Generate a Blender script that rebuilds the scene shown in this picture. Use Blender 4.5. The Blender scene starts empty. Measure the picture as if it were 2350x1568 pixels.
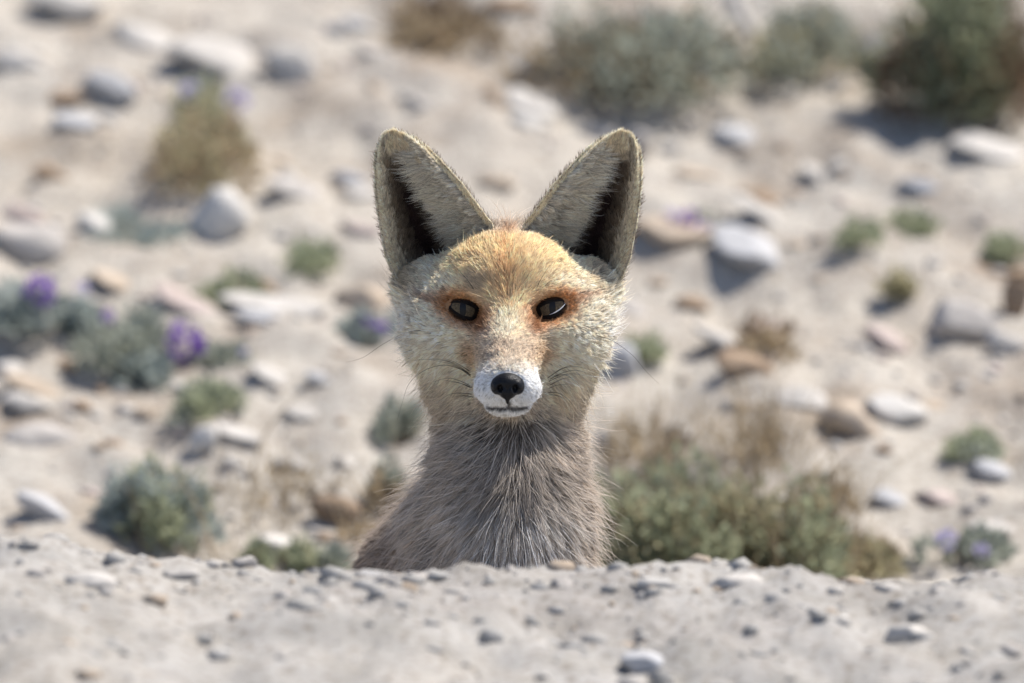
import bpy, bmesh, math, random, time
import numpy as np
from mathutils import Vector, noise as mnoise, kdtree, Matrix
T0 = time.time()
random.seed(7); rng = np.random.default_rng(11)
R = math.radians
scene = bpy.context.scene
C = scene.collection

# ------------------------------------------------------------------ camera, sky, sun, exposure
D = 6.4                       # metres from the camera to the animal
S = 0.64 / 2350.0             # metres for one pixel (of a 2350 wide picture) at the animal
cam_d = bpy.data.cameras.new('camera'); cam = bpy.data.objects.new('camera', cam_d); C.objects.link(cam)
cam.location = (0, -D, 0); cam.rotation_euler = (R(90), 0, 0)
cam_d.sensor_width = 36; cam_d.lens = 36 * D / 0.64
cam_d.clip_start = 0.05; cam_d.clip_end = 400
cam_d.dof.use_dof = True; cam_d.dof.focus_distance = D - 0.015
cam_d.dof.aperture_fstop = 5.6
scene.camera = cam
SUN_EL, SUN_AZ = 62.0, 80.0  # azimuth clockwise from +Y (away from the camera) towards +X (right)
world = bpy.data.worlds.new('World'); scene.world = world; world.use_nodes = True
nt = world.node_tree; nt.nodes.clear()
sky = nt.nodes.new('ShaderNodeTexSky'); sky.sky_type = 'NISHITA'; sky.sun_disc = False
sky.sun_elevation = R(SUN_EL); sky.sun_rotation = R(SUN_AZ); sky.altitude = 3500
sky.air_density = 0.6; sky.dust_density = 6.0; sky.ozone_density = 0.3
bg = nt.nodes.new('ShaderNodeBackground'); bg.inputs['Strength'].default_value = 0.15
wo = nt.nodes.new('ShaderNodeOutputWorld')
nt.links.new(sky.outputs[0], bg.inputs[0]); nt.links.new(bg.outputs[0], wo.inputs[0])
sd = bpy.data.lights.new('sun', 'SUN'); sd.energy = 4.5; sd.angle = R(0.53); sd.color = (1.0, 0.955, 0.895)
sun = bpy.data.objects.new('sun', sd); C.objects.link(sun)
sdir = Vector((math.sin(R(SUN_AZ)) * math.cos(R(SUN_EL)), math.cos(R(SUN_AZ)) * math.cos(R(SUN_EL)), math.sin(R(SUN_EL))))
sun.rotation_euler = sdir.to_track_quat('Z', 'Y').to_euler(); sun.location = (2, 1, 4)
vs = scene.view_settings
scene.display_settings.display_device = 'sRGB'
vs.view_transform = 'Standard'; vs.look = 'None'; vs.gamma = 1; vs.use_curve_mapping = False
vs.exposure = 0.8
scene.cycles.use_denoising = True
scene.cycles.max_bounces = 8; scene.cycles.diffuse_bounces = 6; scene.cycles.transparent_max_bounces = 8
scene.cycles_curves.shape = 'RIBBONS'
scene.cycles_curves.subdivisions = 2

# ------------------------------------------------------------------ helpers
def srgb(r, g, b):
    return tuple(((c / 255) / 12.92 if c / 255 <= 0.04045 else ((c / 255 + 0.055) / 1.055) ** 2.4) for c in (r, g, b))
def tag(o, label=None, cat=None, group=None, kind=None):
    if label: o['label'] = label
    if cat: o['category'] = cat
    if group: o['group'] = group
    if kind: o['kind'] = kind
    return o
def empty(name, loc, rz=0):
    o = bpy.data.objects.new(name, None); C.objects.link(o); o.location = loc; o.rotation_euler = (0, 0, rz)
    o.empty_display_size = 0.02
    return o
def mesh_obj(name, verts, faces, mat, parent=None, smooth=True, loc=None):
    """verts in world metres (loc: the object's origin, subtracted)"""
    me = bpy.data.meshes.new(name)
    V = np.asarray(verts, dtype=np.float64)
    L = np.zeros(3)
    if parent is not None: L = np.array(parent_world(parent))
    elif loc is not None: L = np.array(loc)
    V = V - L
    me.from_pydata([], [], []) if False else None
    me.from_pydata(V.tolist() if len(V) < 300000 else V, [], faces)
    me.update()
    if smooth: me.shade_smooth()
    me.materials.append(mat)
    o = bpy.data.objects.new(name, me); C.objects.link(o)
    if parent is not None: o.parent = parent
    elif loc is not None: o.location = loc
    return o
def parent_world(p):
    v = Vector((0, 0, 0))
    while p is not None: v = v + p.location; p = p.parent
    return v
def nodes_mat(name):
    m = bpy.data.materials.new(name); m.use_nodes = True
    nt = m.node_tree; nt.nodes.clear()
    out = nt.nodes.new('ShaderNodeOutputMaterial'); b = nt.nodes.new('ShaderNodeBsdfPrincipled')
    nt.links.new(b.outputs[0], out.inputs[0])
    return m, nt, b
def mat_noise(name, c1, c2, scale=40, rough=0.9, bump=0.0, bscale=200, c3=None, rand=0.0, detail=6, spec=0.25, bdist=0.003):
    m, nt, b = nodes_mat(name)
    tc = nt.nodes.new('ShaderNodeTexCoord')
    n = nt.nodes.new('ShaderNodeTexNoise'); n.inputs['Scale'].default_value = scale; n.inputs['Detail'].default_value = detail
    n.inputs['Roughness'].default_value = 0.65
    vec = tc.outputs['Object']
    if rand:
        oi = nt.nodes.new('ShaderNodeObjectInfo'); ad = nt.nodes.new('ShaderNodeVectorMath'); ad.operation = 'ADD'
        mu = nt.nodes.new('ShaderNodeMath'); mu.operation = 'MULTIPLY'; mu.inputs[1].default_value = 37.0
        nt.links.new(oi.outputs['Random'], mu.inputs[0]); nt.links.new(tc.outputs['Object'], ad.inputs[0]); nt.links.new(mu.outputs[0], ad.inputs[1])
        vec = ad.outputs[0]
    nt.links.new(vec, n.inputs['Vector'])
    r = nt.nodes.new('ShaderNodeValToRGB'); e = r.color_ramp.elements
    e[0].position = 0.32; e[0].color = (*c1, 1); e[1].position = 0.68; e[1].color = (*c2, 1)
    if c3: x = e.new(0.5); x.color = (*c3, 1)
    nt.links.new(n.outputs['Fac'], r.inputs[0])
    col = r.outputs[0]
    if rand:
        hs = nt.nodes.new('ShaderNodeHueSaturation'); mr = nt.nodes.new('ShaderNodeMapRange')
        mr.inputs['To Min'].default_value = 1 - rand; mr.inputs['To Max'].default_value = 1 + rand
        nt.links.new(oi.outputs['Random'], mr.inputs['Value']); nt.links.new(mr.outputs[0], hs.inputs['Value'])
        nt.links.new(col, hs.inputs['Color']); col = hs.outputs[0]
    nt.links.new(col, b.inputs['Base Color'])
    b.inputs['Roughness'].default_value = rough; b.inputs['Specular IOR Level'].default_value = spec
    if bump:
        n2 = nt.nodes.new('ShaderNodeTexNoise'); n2.inputs['Scale'].default_value = bscale; n2.inputs['Detail'].default_value = 5
        nt.links.new(vec, n2.inputs['Vector'])
        bp = nt.nodes.new('ShaderNodeBump'); bp.inputs['Strength'].default_value = bump; bp.inputs['Distance'].default_value = bdist
        nt.links.new(n2.outputs['Fac'], bp.inputs['Height']); nt.links.new(bp.outputs[0], b.inputs['Normal'])
    return m

# ------------------------------------------------------------------ ground: gravel bank, hollow, stony hillside
CREST_Y = -0.36
_cx = np.array([-900, 0, 130, 250, 500, 800, 1000, 1175, 1330, 1430, 1560, 1750, 1950, 2150, 2350, 3200.])
_cy = np.array([1222, 1230, 1238, 1260, 1285, 1300, 1303, 1308, 1318, 1336, 1330, 1335, 1338, 1322, 1304, 1298.])
def crest_z(x):
    kk = S * (D + CREST_Y) / D
    return (784 - np.interp(x / kk + 1175, _cx, _cy)) * kk
SLOPE, HOLLOW, HILL_Y = 0.46, -0.27, 0.50
def sstep(a, b, x):
    t = min(1, max(0, (x - a) / (b - a))); return t * t * (3 - 2 * t)
def base_h(x, y):
    zc = crest_z(x)
    if y < CREST_Y:
        d = CREST_Y - y
        return zc - 0.23 * d * d / (d + 0.05) if d < 4.2 else zc - 0.23 * 4.2 * 4.2 / 4.25 - 0.03 * (d - 4.2)
    if y < 0.0: return zc + (HOLLOW - zc) * sstep(CREST_Y, 0.0, y)
    if y < HILL_Y: return HOLLOW
    d = y - HILL_Y
    if d < 5: return HOLLOW + SLOPE * d * d / (d + 0.10)
    return HOLLOW + SLOPE * 25 / 5.1 + 0.12 * (d - 5)
def ground_h(x, y):
    z = base_h(x, y)
    near = 1.0 if y > CREST_Y + 0.1 else 0.8
    p = Vector((x, y, 0))
    if -0.5 < y < -0.2: near = 0.45
    z += 0.022 * mnoise.noise(Vector((x * 6 + y * 3, y * 5 - x * 2, 0))) * near
    z += (0.0105 if y < 0 else 0.013) * mnoise.noise(p * 21.0 + Vector((3, 7, 1)))
    z += (0.0028 if y > 0 else 0.0042) * mnoise.noise(p * 55.0 + Vector((9, 2, 5)))
    if y < 0: z += 0.0030 * mnoise.noise(p * 110.0 + Vector((1, 2, 5)))
    return z
def axis(lo, hi, fine_lo, fine_hi, step):
    a = list(np.arange(fine_lo, fine_hi + 1e-6, step)); s = step; v = fine_hi
    while v < hi: s *= 1.25; v += s; a.append(v)
    s = step; v = fine_lo; pre = []
    while v > lo: s *= 1.25; v -= s; pre.append(v)
    return pre[::-1] + a
gx = axis(-60, 60, -0.52, 0.52, 0.006); gy = axis(-40, 60, -0.85, 2.1, 0.0072)
gv = [(x, y, ground_h(x, y)) for y in gy for x in gx]
nx = len(gx)
gf = [(j * nx + i, j * nx + i + 1, (j + 1) * nx + i + 1, (j + 1) * nx + i) for j in range(len(gy) - 1) for i in range(nx - 1)]

def ground_mat():
    m, nt, b = nodes_mat('sand')
    tc = nt.nodes.new('ShaderNodeTexCoord')
    def nz(scale, det=6, ro=0.6):
        n = nt.nodes.new('ShaderNodeTexNoise'); n.inputs['Scale'].default_value = scale; n.inputs['Detail'].default_value = det
        n.inputs['Roughness'].default_value = ro; nt.links.new(tc.outputs['Object'], n.inputs['Vector']); return n
    def ramp(src, stops):
        r = nt.nodes.new('ShaderNodeValToRGB'); e = r.color_ramp.elements
        e[0].position, e[0].color = stops[0][0], (*stops[0][1], 1); e[1].position, e[1].color = stops[-1][0], (*stops[-1][1], 1)
        for p, c in stops[1:-1]: x = e.new(p); x.color = (*c, 1)
        nt.links.new(src, r.inputs[0]); return r
    def mix(f, a, c, mode='MIX'):
        x = nt.nodes.new('ShaderNodeMix'); x.data_type = 'RGBA'; x.blend_type = mode
        if isinstance(f, float): x.inputs[0].default_value = f
        else: nt.links.new(f, x.inputs[0])
        nt.links.new(a, x.inputs[6]); nt.links.new(c, x.inputs[7]); return x.outputs[2]
    warm = ramp(nz(9).outputs['Fac'], [(0.3, (0.335, 0.282, 0.222)), (0.48, (0.39, 0.354, 0.307)), (0.68, (0.42, 0.394, 0.35))])
    grey = ramp(nz(24).outputs['Fac'], [(0.3, (0.27, 0.255, 0.23)), (0.5, (0.33, 0.313, 0.288)), (0.7, (0.38, 0.362, 0.338))])
    sep = nt.nodes.new('ShaderNodeSeparateXYZ'); nt.links.new(tc.outputs['Object'], sep.inputs[0])
    mr = nt.nodes.new('ShaderNodeMapRange'); mr.inputs['From Min'].default_value = -0.1; mr.inputs['From Max'].default_value = 0.5
    nt.links.new(sep.outputs['Y'], mr.inputs['Value'])
    base = mix(mr.outputs[0], grey.outputs[0], warm.outputs[0])
    patch = ramp(nz(4.5, 5, 0.65).outputs['Fac'], [(0.36, (0.86, 0.84, 0.83)), (0.5, (1, 1, 1)), (0.66, (1.06, 1.03, 0.99))])
    base = mix(0.9, base, patch.outputs[0], 'MULTIPLY')
    sp = ramp(nz(170, 3, 0.5).outputs['Fac'], [(0.34, (0.62, 0.57, 0.52)), (0.48, (1, 1, 1)), (0.72, (1.08, 1.08, 1.08))])
    col = mix(0.8, base, sp.outputs[0], 'MULTIPLY')
    nt.links.new(col, b.inputs['Base Color'])
    b.inputs['Roughness'].default_value = 0.95; b.inputs['Specular IOR Level'].default_value = 0.15
    n3 = nz(260, 6, 0.7); bp = nt.nodes.new('ShaderNodeBump'); bp.inputs['Strength'].default_value = 0.6; bp.inputs['Distance'].default_value = 0.004
    nt.links.new(n3.outputs['Fac'], bp.inputs['Height']); nt.links.new(bp.outputs[0], b.inputs['Normal'])
    return m
ground = mesh_obj('ground', gv, gf, ground_mat())
tag(ground, 'pale sandy gravel bank and stony hillside', 'ground', kind='structure')

def hit(px, py):
    """the point of the hillside behind the animal seen at this place of the picture"""
    dx, dz = (px - 1175) * S / D, (784 - py) * S / D
    lo, hi = 0.02, 6.0
    f = lambda y: base_h(dx * (D + y), y) - dz * (D + y)
    for _ in range(40):
        m = (lo + hi) / 2
        if f(m) < 0: lo = m
        else: hi = m
    y = (lo + hi) / 2; x = dx * (D + y)
    return x, y, ground_h(x, y), S * (D + y) / D

# ------------------------------------------------------------------ stones
def smat(name, a, b, **k):
    return mat_noise(name, a, b, scale=k.pop('scale', 45), rough=0.9, bump=0.5, bscale=160, rand=k.pop('rand', 0.10), **k)
SM = {
 'light': smat('stone_light_grey', (0.343, 0.319, 0.289), (0.488, 0.455, 0.413)),
 'white': smat('stone_white', (0.453, 0.425, 0.385), (0.571, 0.540, 0.495)),
 'blue':  smat('stone_blue_grey', (0.308, 0.305, 0.305), (0.437, 0.428, 0.425)),
 'grey':  smat('stone_mid_grey', (0.302, 0.279, 0.255), (0.459, 0.421, 0.383)),
 'dark':  smat('stone_dark_slate', (0.163, 0.169, 0.181), (0.275, 0.281, 0.300)),
 'tan':   smat('stone_tan', (0.327, 0.258, 0.189), (0.447, 0.370, 0.292)),
 'brown': smat('stone_brown', (0.17, 0.12, 0.08), (0.30, 0.22, 0.15)),
 'bank':  smat('stone_bank_pale', (0.29, 0.275, 0.25), (0.40, 0.382, 0.357)),
 'pink':  smat('stone_pinkish', (0.344, 0.275, 0.241), (0.447, 0.378, 0.344)),
}
def stone_shape(seed, sub=3, flat=0.0):
    bm = bmesh.new(); bmesh.ops.create_icosphere(bm, subdivisions=sub, radius=1)
    rs = random.Random(seed); off = Vector((rs.uniform(-50, 50), rs.uniform(-50, 50), rs.uniform(-50, 50)))
    cuts = []
    for _ in range(rs.randint(4, 7)):
        d = Vector((rs.gauss(0, 1), rs.gauss(0, 1), rs.gauss(0, 1))).normalized(); cuts.append((d, rs.uniform(0.45, 0.8)))
    for v in bm.verts:
        p = v.co.copy()
        r = 1 + 0.22 * mnoise.noise(p * 1.1 + off) + 0.09 * mnoise.noise(p * 2.7 + off) + 0.03 * mnoise.noise(p * 7 + off)
        p *= r
        for d, h in cuts:
            e = p.dot(d) - h
            if e > 0: p -= d * e * 0.93
        v.co = p
    V = np.array([v.co[:] for v in bm.verts]); F = [[w.index for w in f.verts] for f in bm.faces]; bm.free()
    V = (V - (V.max(0) + V.min(0)) / 2) / ((V.max(0) - V.min(0)) / 2)
    return V, F
def rot_y(a):
    c, s = math.cos(a), math.sin(a); return np.array([[c, 0, s], [0, 1, 0], [-s, 0, c]])
def rot_x(a):
    c, s = math.cos(a), math.sin(a); return np.array([[1, 0, 0], [0, c, -s], [0, s, c]])
def rot_z(a):
    c, s = math.cos(a), math.sin(a); return np.array([[c, -s, 0], [s, c, 0], [0, 0, 1]])
_ns = [0]
def stone(px, py, w, h, ang, kind, label, group=None, name='stone', sub=3):
    """a stone w by h across as seen, its middle at px, py; half sunk into the slope"""
    _ns[0] += 1; sd_ = _ns[0] * 13 + 5
    x, y, z, k = hit(px, py + h * 0.10)
    V, F = stone_shape(sd_, sub)
    W, H = w * k / 2 * 1.1, h * k / 2 * 1.12
    dp = min(W * random.uniform(0.6, 0.85), H * 1.7)
    Ht = max(H * 0.5, H * 1.25 - 0.45 * dp)
    V = V * np.array([W, dp, Ht])
    V = V @ rot_z(random.uniform(-0.35, 0.35)).T
    V = V @ rot_x(R(20) + random.uniform(-0.12, 0.12)).T
    V = V @ rot_y(R(ang)).T
    loc = (x, y, z)
    cen = np.array([x, y, z + Ht * 0.40])
    o = mesh_obj(name, V + cen, F, SM[kind], loc=loc)
    tag(o, label, 'stone', group)
    return o
STONES = [
 (1243, 172, 158, 80, 5, 'light', 'smooth domed light grey stone below the dry olive shrub'),
 (672, 160, 135, 100, 28, 'light', 'rounded pale stone with a tan underside, alone in open sand'),
 (500, 520, 135, 140, 12, 'white', 'large chunky white stone beside a flat grey-green cushion plant'),
 (1715, 592, 200, 110, 27, 'blue', 'big blue-grey slab leaning beside the brown block stone'),
 (1662, 762, 150, 66, 24, 'light', 'flat light grey stone undercut by a dark shadow'),
 (1712, 878, 140, 76, 26, 'brown', 'brown pointed stone behind dry grass stalks'),
 (1545, 545, 180, 84, 2, 'tan', 'tan brown block stone with a purple flower spray on top'),
 (1425, 825, 100, 100, 25, 'blue', 'blue-grey stone just beside the cheek of the fox'),
 (2108, 438, 92, 52, 12, 'dark', 'dark slate-blue stone alone on open sand'),
 (2268, 368, 160, 66, 16, 'light', 'long light grey stone below the dark corner shrub'),
 (2215, 742, 150, 120, 22, 'grey', 'large rounded grey stone with a brown base'),
 (2312, 795, 100, 60, 22, 'light', 'light grey stone touching the large rounded grey stone'),
 (1952, 1005, 140, 105, 14, 'tan', 'rounded cream tan stone in front of the white slab'),
 (1838, 965, 115, 66, 10, 'light', 'light grey lumpy stone beside the cream tan stone'),
 (2060, 962, 135, 90, 22, 'white', 'white slab stone tilted behind the cream tan stone'),
 (2035, 770, 110, 66, 33, 'pink', 'pinkish stone tilted over a dark brown hollow'),
 (1222, 258, 120, 62, 20, 'light', 'light grey stone lying just below the smooth domed stone'),
 (1212, 325, 86, 42, 20, 'white', 'small whitish stone, lowest of three below the dry shrub'),
 (1372, 272, 100, 46, 12, 'grey', 'flat grey stone between the domed stone and the ear tip'),
 (1462, 335, 66, 86, 12, 'grey', 'grey upright stone showing behind the ear of the fox'),
 (675, 472, 116, 56, 20, 'grey', 'flat grey stone above the small dark green tuft'),
 (828, 64, 78, 44, 28, 'blue', 'small blue-grey stone next to a tiny dark stone'),
 (768, 76, 42, 44, 5, 'dark', 'tiny dark stone next to the small blue-grey stone'),
 (858, 140, 80, 30, 8, 'grey', 'thin flat grey stone on bare sand'),
 (490, 135, 230, 120, 24, 'light', 'largest light grey boulder, above the plant with whitish flowers'),
 (335, 72, 160, 66, 18, 'light', 'light grey flat boulder beside the largest boulder'),
 (148, 22, 180, 84, 10, 'light', 'light grey boulder high in the stony corner'),
 (45, 188, 130, 72, 12, 'light', 'pale grey stone with a dark brown shaded foot'),
 (252, 240, 120, 86, 14, 'blue', 'bluish grey stone between two dark brown stones'),
 (150, 258, 96, 40, -4, 'brown', 'flat purple-brown stone beside the bluish grey stone'),
 (128, 408, 98, 52, 24, 'brown', 'brown wedge stone below a small pale blue stone'),
 (172, 330, 98, 42, 6, 'blue', 'small pale blue-grey stone on pinkish sand'),
 (62, 562, 170, 116, 10, 'grey', 'big dull grey stone above the purple flowering cushions'),
 (52, 478, 100, 60, 16, 'pink', 'pinkish brown stone on top of the big dull grey stone'),
 (212, 530, 80, 54, 16, 'white', 'small white stone under the flat grey-green cushion'),
 (432, 698, 180, 66, 20, 'pink', 'long pinkish stone above the brightest purple flower'),
 (590, 640, 130, 36, 27, 'tan', 'narrow tan ledge stone beside a green tuft'),
 (622, 700, 236, 46, 8, 'light', 'long thin pale ledge stone casting a dark shadow'),
 (600, 738, 130, 36, 4, 'blue', 'low blue-grey stone lying under the long ledge stone'),
 (838, 640, 130, 92, 14, 'tan', 'rounded tan stone beside the cheek fur of the fox'),
 (270, 640, 130, 50, 26, 'tan', 'tan sloping stone behind the flowering cushions'),
 (106, 1190, 130, 62, 27, 'blue', 'blue-grey tilted stone close behind the gravel bank'),
 (312, 1215, 86, 50, 10, 'brown', 'small rusty brown stone at the edge of the gravel bank'),
 (468, 1045, 60, 76, 38, 'white', 'white tapering stone standing behind dry stalks'),
 (545, 1032, 108, 44, 16, 'light', 'pale flat stone next to the white tapering stone'),
 (676, 1060, 96, 56, 14, 'light', 'pale grey stone among thin dry stalks'),
 (765, 1178, 110, 84, 18, 'brown', 'ochre brown stone half hidden by the shoulder of the fox'),
 (100, 1025, 170, 84, 14, 'grey', 'wide dull grey stone low on the slope'),
 (70, 930, 120, 60, 12, 'light', 'pale stone above the wide dull grey stone'),
 (70, 885, 130, 52, 18, 'tan', 'sandy tan stone below the purple flowers'),
 (35, 805, 110, 50, 20, 'light', 'pale grey stone just under the flowering cushions'),
 (1588, 652, 76, 46, 8, 'brown', 'small reddish brown stone below the tan block stone'),
 (1460, 668, 76, 36, 22, 'grey', 'small grey-brown stone near the jaw fur of the fox'),
 (1768, 455, 92, 36, 26, 'brown', 'narrow brown stone sloping on bare sand'),
 (1592, 400, 96, 42, 12, 'tan', 'low tan stone just beyond the ear of the fox'),
 (1682, 278, 100, 62, 12, 'blue', 'pale blue-grey stone below the pale dead stick'),
 (1880, 385, 96, 40, 26, 'light', 'light flat stone with a brown shaded end'),
 (1752, 740, 80, 66, 14, 'pink', 'pinkish crumbly stone touching the flat undercut stone'),
 (2325, 690, 60, 100, 14, 'brown', 'dark brown stone beside the large rounded grey stone'),
 (2290, 590, 170, 40, 6, 'brown', 'long low brown stone beneath a dark green tuft'),
 (1140, 446, 84, 40, 10, 'tan', 'tan stone showing between the two ears'),
 (800, 405, 74, 46, 8, 'dark', 'dark stone with greyish moss beside the ear'),
 (826, 445, 76, 40, 12, 'light', 'pale stone just under the dark mossy stone'),
 (826, 525, 96, 44, 12, 'pink', 'low pinkish stone beside the ear base'),
 (2015, 120, 120, 96, 12, 'dark', 'dark brown-black lump standing in for the shaded hole under the corner shrub'),  # dark stone put in where the hole below the shrub is only shade
 (2140, 275, 110, 46, 6, 'brown', 'dark flat rock at the foot of the corner shrub'),
 (2280, 1072, 96, 56, 14, 'blue', 'blue-grey stone below a small green tuft'),
 (2040, 1130, 90, 50, 22, 'blue', 'blue-grey stone beyond the big green shrub'),
 (2150, 1120, 110, 60, 12, 'pink', 'pinkish grey stone behind the gravel bank'),
 (2290, 1215, 130, 50, 10, 'light', 'pale stone behind the lilac flowers near the bank'),
 (1900, 185, 90, 44, -20, 'light', 'pale stone tilted on sand below the grey-green bush'),
 (1745, 520, 150, 50, 30, 'light', 'thin pale stone lying behind the blue-grey slab'),
 (620, 640, 60, 30, 20, 'brown', 'tiny brown stone at the end of the narrow tan ledge'),
 (170, 815, 76, 34, 10, 'brown', 'two-toned brown stone below the middle flowering cushion'),
 (1180, 20, 120, 40, 8, 'brown', 'brown clod under the brown dry shrub'),
 (1395, 1010, 60, 60, 14, 'white', 'whitish stone right beside the neck of the fox'),
 (1560, 1000, 76, 70, 10, 'light', 'pale stone among dry grass above the green shrub'),
 (1300, 1000, 60, 40, 10, 'light', 'pale stone behind the neck of the fox'),
 (640, 1235, 80, 46, 12, 'white', 'white stone between small green sprigs at the bank'),
 (215, 1130, 70, 40, 12, 'pink', 'small pinkish stone beside the blue-green tuft'),
 (740, 900, 80, 34, 16, 'blue', 'small blue-grey stone under arching dry stalks'),
 (620, 880, 100, 44, 24, 'light', 'pale stone among arching dry stalks'),
 (700, 960, 96, 40, 10, 'light', 'flat pale stone below arching dry stalks'),
]
for s in STONES: stone(*s)
# small loose pebbles that one can still tell apart
pebble_kinds = {'light': 'small light grey pebble loose on the sandy slope', 'tan': 'small tan pebble loose on the sandy slope', 'grey': 'small mid grey pebble loose on the sandy slope', 'brown': 'small brown pebble loose on the sandy slope'}
rp = random.Random(3)
for i in range(190):
    px, py = rp.uniform(-40, 2390), rp.uniform(10, 1270)
    if 830 < px < 1490 and 290 < py: continue
    k = rp.choice(['light', 'light', 'tan', 'grey', 'brown']); w = rp.uniform(18, 52)
    stone(px, py, w, w * rp.uniform(0.45, 0.75), rp.uniform(-5, 35), k, pebble_kinds[k], k + ' pebbles on the slope', 'pebble', 2)

# gravel too small and too many to count
def gravel(name, n, region, rmin, rmax, mats, label):
    base = []
    for s in range(6):
        V, F = stone_shape(900 + s, 1); base.append((V, np.array(F)))
    vs_, fs_, mi = [], [], []; nv = 0
    for i in range(n):
        x, y = region()
        V, F = base[i % 6]; r = rmin * (rmax / rmin) ** (random.random() ** 2.2)
        W = V * np.array([r, r * random.uniform(0.7, 1), r * random.uniform(0.4, 0.75)]) @ rot_z(random.uniform(0, 6.28)).T @ rot_x(random.uniform(-.3, .3)).T
        vs_.append(W + np.array([x, y, ground_h(x, y) - r * 0.05])); fs_.append(F + nv); nv += len(V); mi += [i % len(mats)] * len(F)
    o = mesh_obj(name, np.concatenate(vs_), np.concatenate(fs_).tolist(), mats[0])
    for m in mats[1:]: o.data.materials.append(m)
    o.data.polygons.foreach_set('material_index', np.array(mi, dtype=np.int32))
    tag(o, label, 'gravel', kind='stuff'); return o
gravel('slope_gravel', 3800, lambda: (random.uniform(-0.8, 0.8), random.uniform(0.55, 2.1)), 0.0015, 0.007,
       [SM['light'], SM['tan'], SM['pink'], SM['grey'], SM['light']], 'fine loose gravel scattered over the sandy hillside')
def bank_region():
    return random.uniform(-0.72, 0.72), CREST_Y + 0.06 - abs(random.gauss(0, 0.26))
gravel('bank_gravel', 1900, bank_region, 0.0014, 0.0095,
       [SM['bank'], SM['bank'], SM['light'], SM['bank'], SM['tan'], SM['bank'], SM['bank'], SM['light'], SM['bank'], SM['grey']], 'coarse grey gravel covering the low bank')

# larger stones bedded in the near bank
def hit_bank(px, py):
    dx, dz = (px - 1175) * S / D, (784 - py) * S / D
    lo, hi = -2.5, CREST_Y
    for _ in range(40):
        m = (lo + hi) / 2
        if base_h(dx * (D + m), m) < dz * (D + m): lo = m
        else: hi = m
    y = (lo + hi) / 2; x = dx * (D + y); return x, y, ground_h(x, y), S * (D + y) / D
def bank_stone(px, py, w, h, kind, label):
    _ns[0] += 1
    x, y, z, k = hit_bank(px, py); V, F = stone_shape(_ns[0] * 17 + 3, 3)
    V = V * np.array([w * k / 2, w * k / 2 * 0.8, h * k / 2 * 1.3]) @ rot_z(random.uniform(-.4, .4)).T
    tag(mesh_obj('stone', V + np.array([x, y, z + h * k * 0.08]), F, SM[kind], loc=(x, y, z)), label, 'stone')
for b in [
 (205, 1335, 120, 44, 'light', 'broad pale stone bedded in the bank below the blue-grey tilted stone'),
 (420, 1310, 90, 36, 'light', 'pale flat stone on the bank below the tall blue-green tuft'),
 (560, 1288, 60, 26, 'grey', 'small grey stone on the bank crest under a green sprig'),
 (870, 1312, 110, 34, 'white', 'whitish flat stone on the bank crest against the chest of the fox'),
 (1010, 1322, 70, 26, 'bank', 'low sandy stone on the bank crest in front of the chest'),
 (1290, 1345, 56, 28, 'grey', 'grey stone on the bank just in front of the foreleg'),
 (1500, 1365, 80, 30, 'bank', 'sandy stone on the bank below the large dense shrub'),
 (1690, 1352, 130, 36, 'light', 'long pale stone on the bank below the olive green shrub'),
 (2080, 1450, 110, 46, 'light', 'pale stone low on the bank below the lilac flowers'),
 (700, 1440, 90, 34, 'bank', 'sandy stone set low in the open gravel bank'),
 (1480, 1500, 110, 40, 'blue', 'blue-grey flat stone lowest on the gravel bank'),
]: bank_stone(*b)

# ------------------------------------------------------------------ plants
def leaf_mat(name, c1, c2):
    m = mat_noise(name, c1, c2, scale=60, rough=0.75, rand=0.08, spec=0.2)
    b = [n for n in m.node_tree.nodes if n.type == 'BSDF_PRINCIPLED'][0]
    nt = m.node_tree; out = [n for n in nt.nodes if n.type == 'OUTPUT_MATERIAL'][0]
    tr = nt.nodes.new('ShaderNodeBsdfTranslucent'); mx = nt.nodes.new('ShaderNodeMixShader'); mx.inputs[0].default_value = 0.5
    nt.links.new(b.inputs['Base Color'].links[0].from_socket, tr.inputs['Color'])
    nt.links.new(b.outputs[0], mx.inputs[1]); nt.links.new(tr.outputs[0], mx.inputs[2]); nt.links.new(mx.outputs[0], out.inputs[0])
    return m
PM = {
 'greygreen': leaf_mat('leaf_grey_green', (0.26, 0.28, 0.22), (0.45, 0.47, 0.40)),
 'bluegreen': leaf_mat('leaf_blue_green', (0.25, 0.29, 0.26), (0.45, 0.49, 0.46)),
 'green': leaf_mat('leaf_green', (0.24, 0.26, 0.16), (0.43, 0.45, 0.31)),
 'olive': leaf_mat('leaf_olive', (0.32, 0.295, 0.175), (0.53, 0.48, 0.32)),
 'dry': leaf_mat('leaf_dry', (0.30, 0.23, 0.14), (0.46, 0.37, 0.25)),
 'straw': leaf_mat('stalk_straw', (0.44, 0.35, 0.22), (0.58, 0.48, 0.34)),
 'brown': leaf_mat('stalk_brown', (0.16, 0.11, 0.07), (0.28, 0.20, 0.13)),
 'purple': leaf_mat('petal_purple', (0.20, 0.10, 0.42), (0.36, 0.22, 0.58)),
 'lilac': leaf_mat('petal_lilac', (0.45, 0.40, 0.62), (0.62, 0.58, 0.74)),
}
def leaf(vs_, fs_, base, d, ln, w, up):
    d = d.normalized(); side = d.cross(up)
    if side.length < 1e-4: side = Vector((1, 0, 0))
    side.normalize(); n = side.cross(d)
    i = len(vs_)
    m = base + d * ln * 0.55
    vs_ += [base, m + side * w + n * w * 0.5, base + d * ln, m - side * w + n * w * 0.5, m]
    fs_ += [(i, i + 1, i + 4), (i + 1, i + 2, i + 4), (i + 4, i + 2, i + 3), (i, i + 4, i + 3)]
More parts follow.
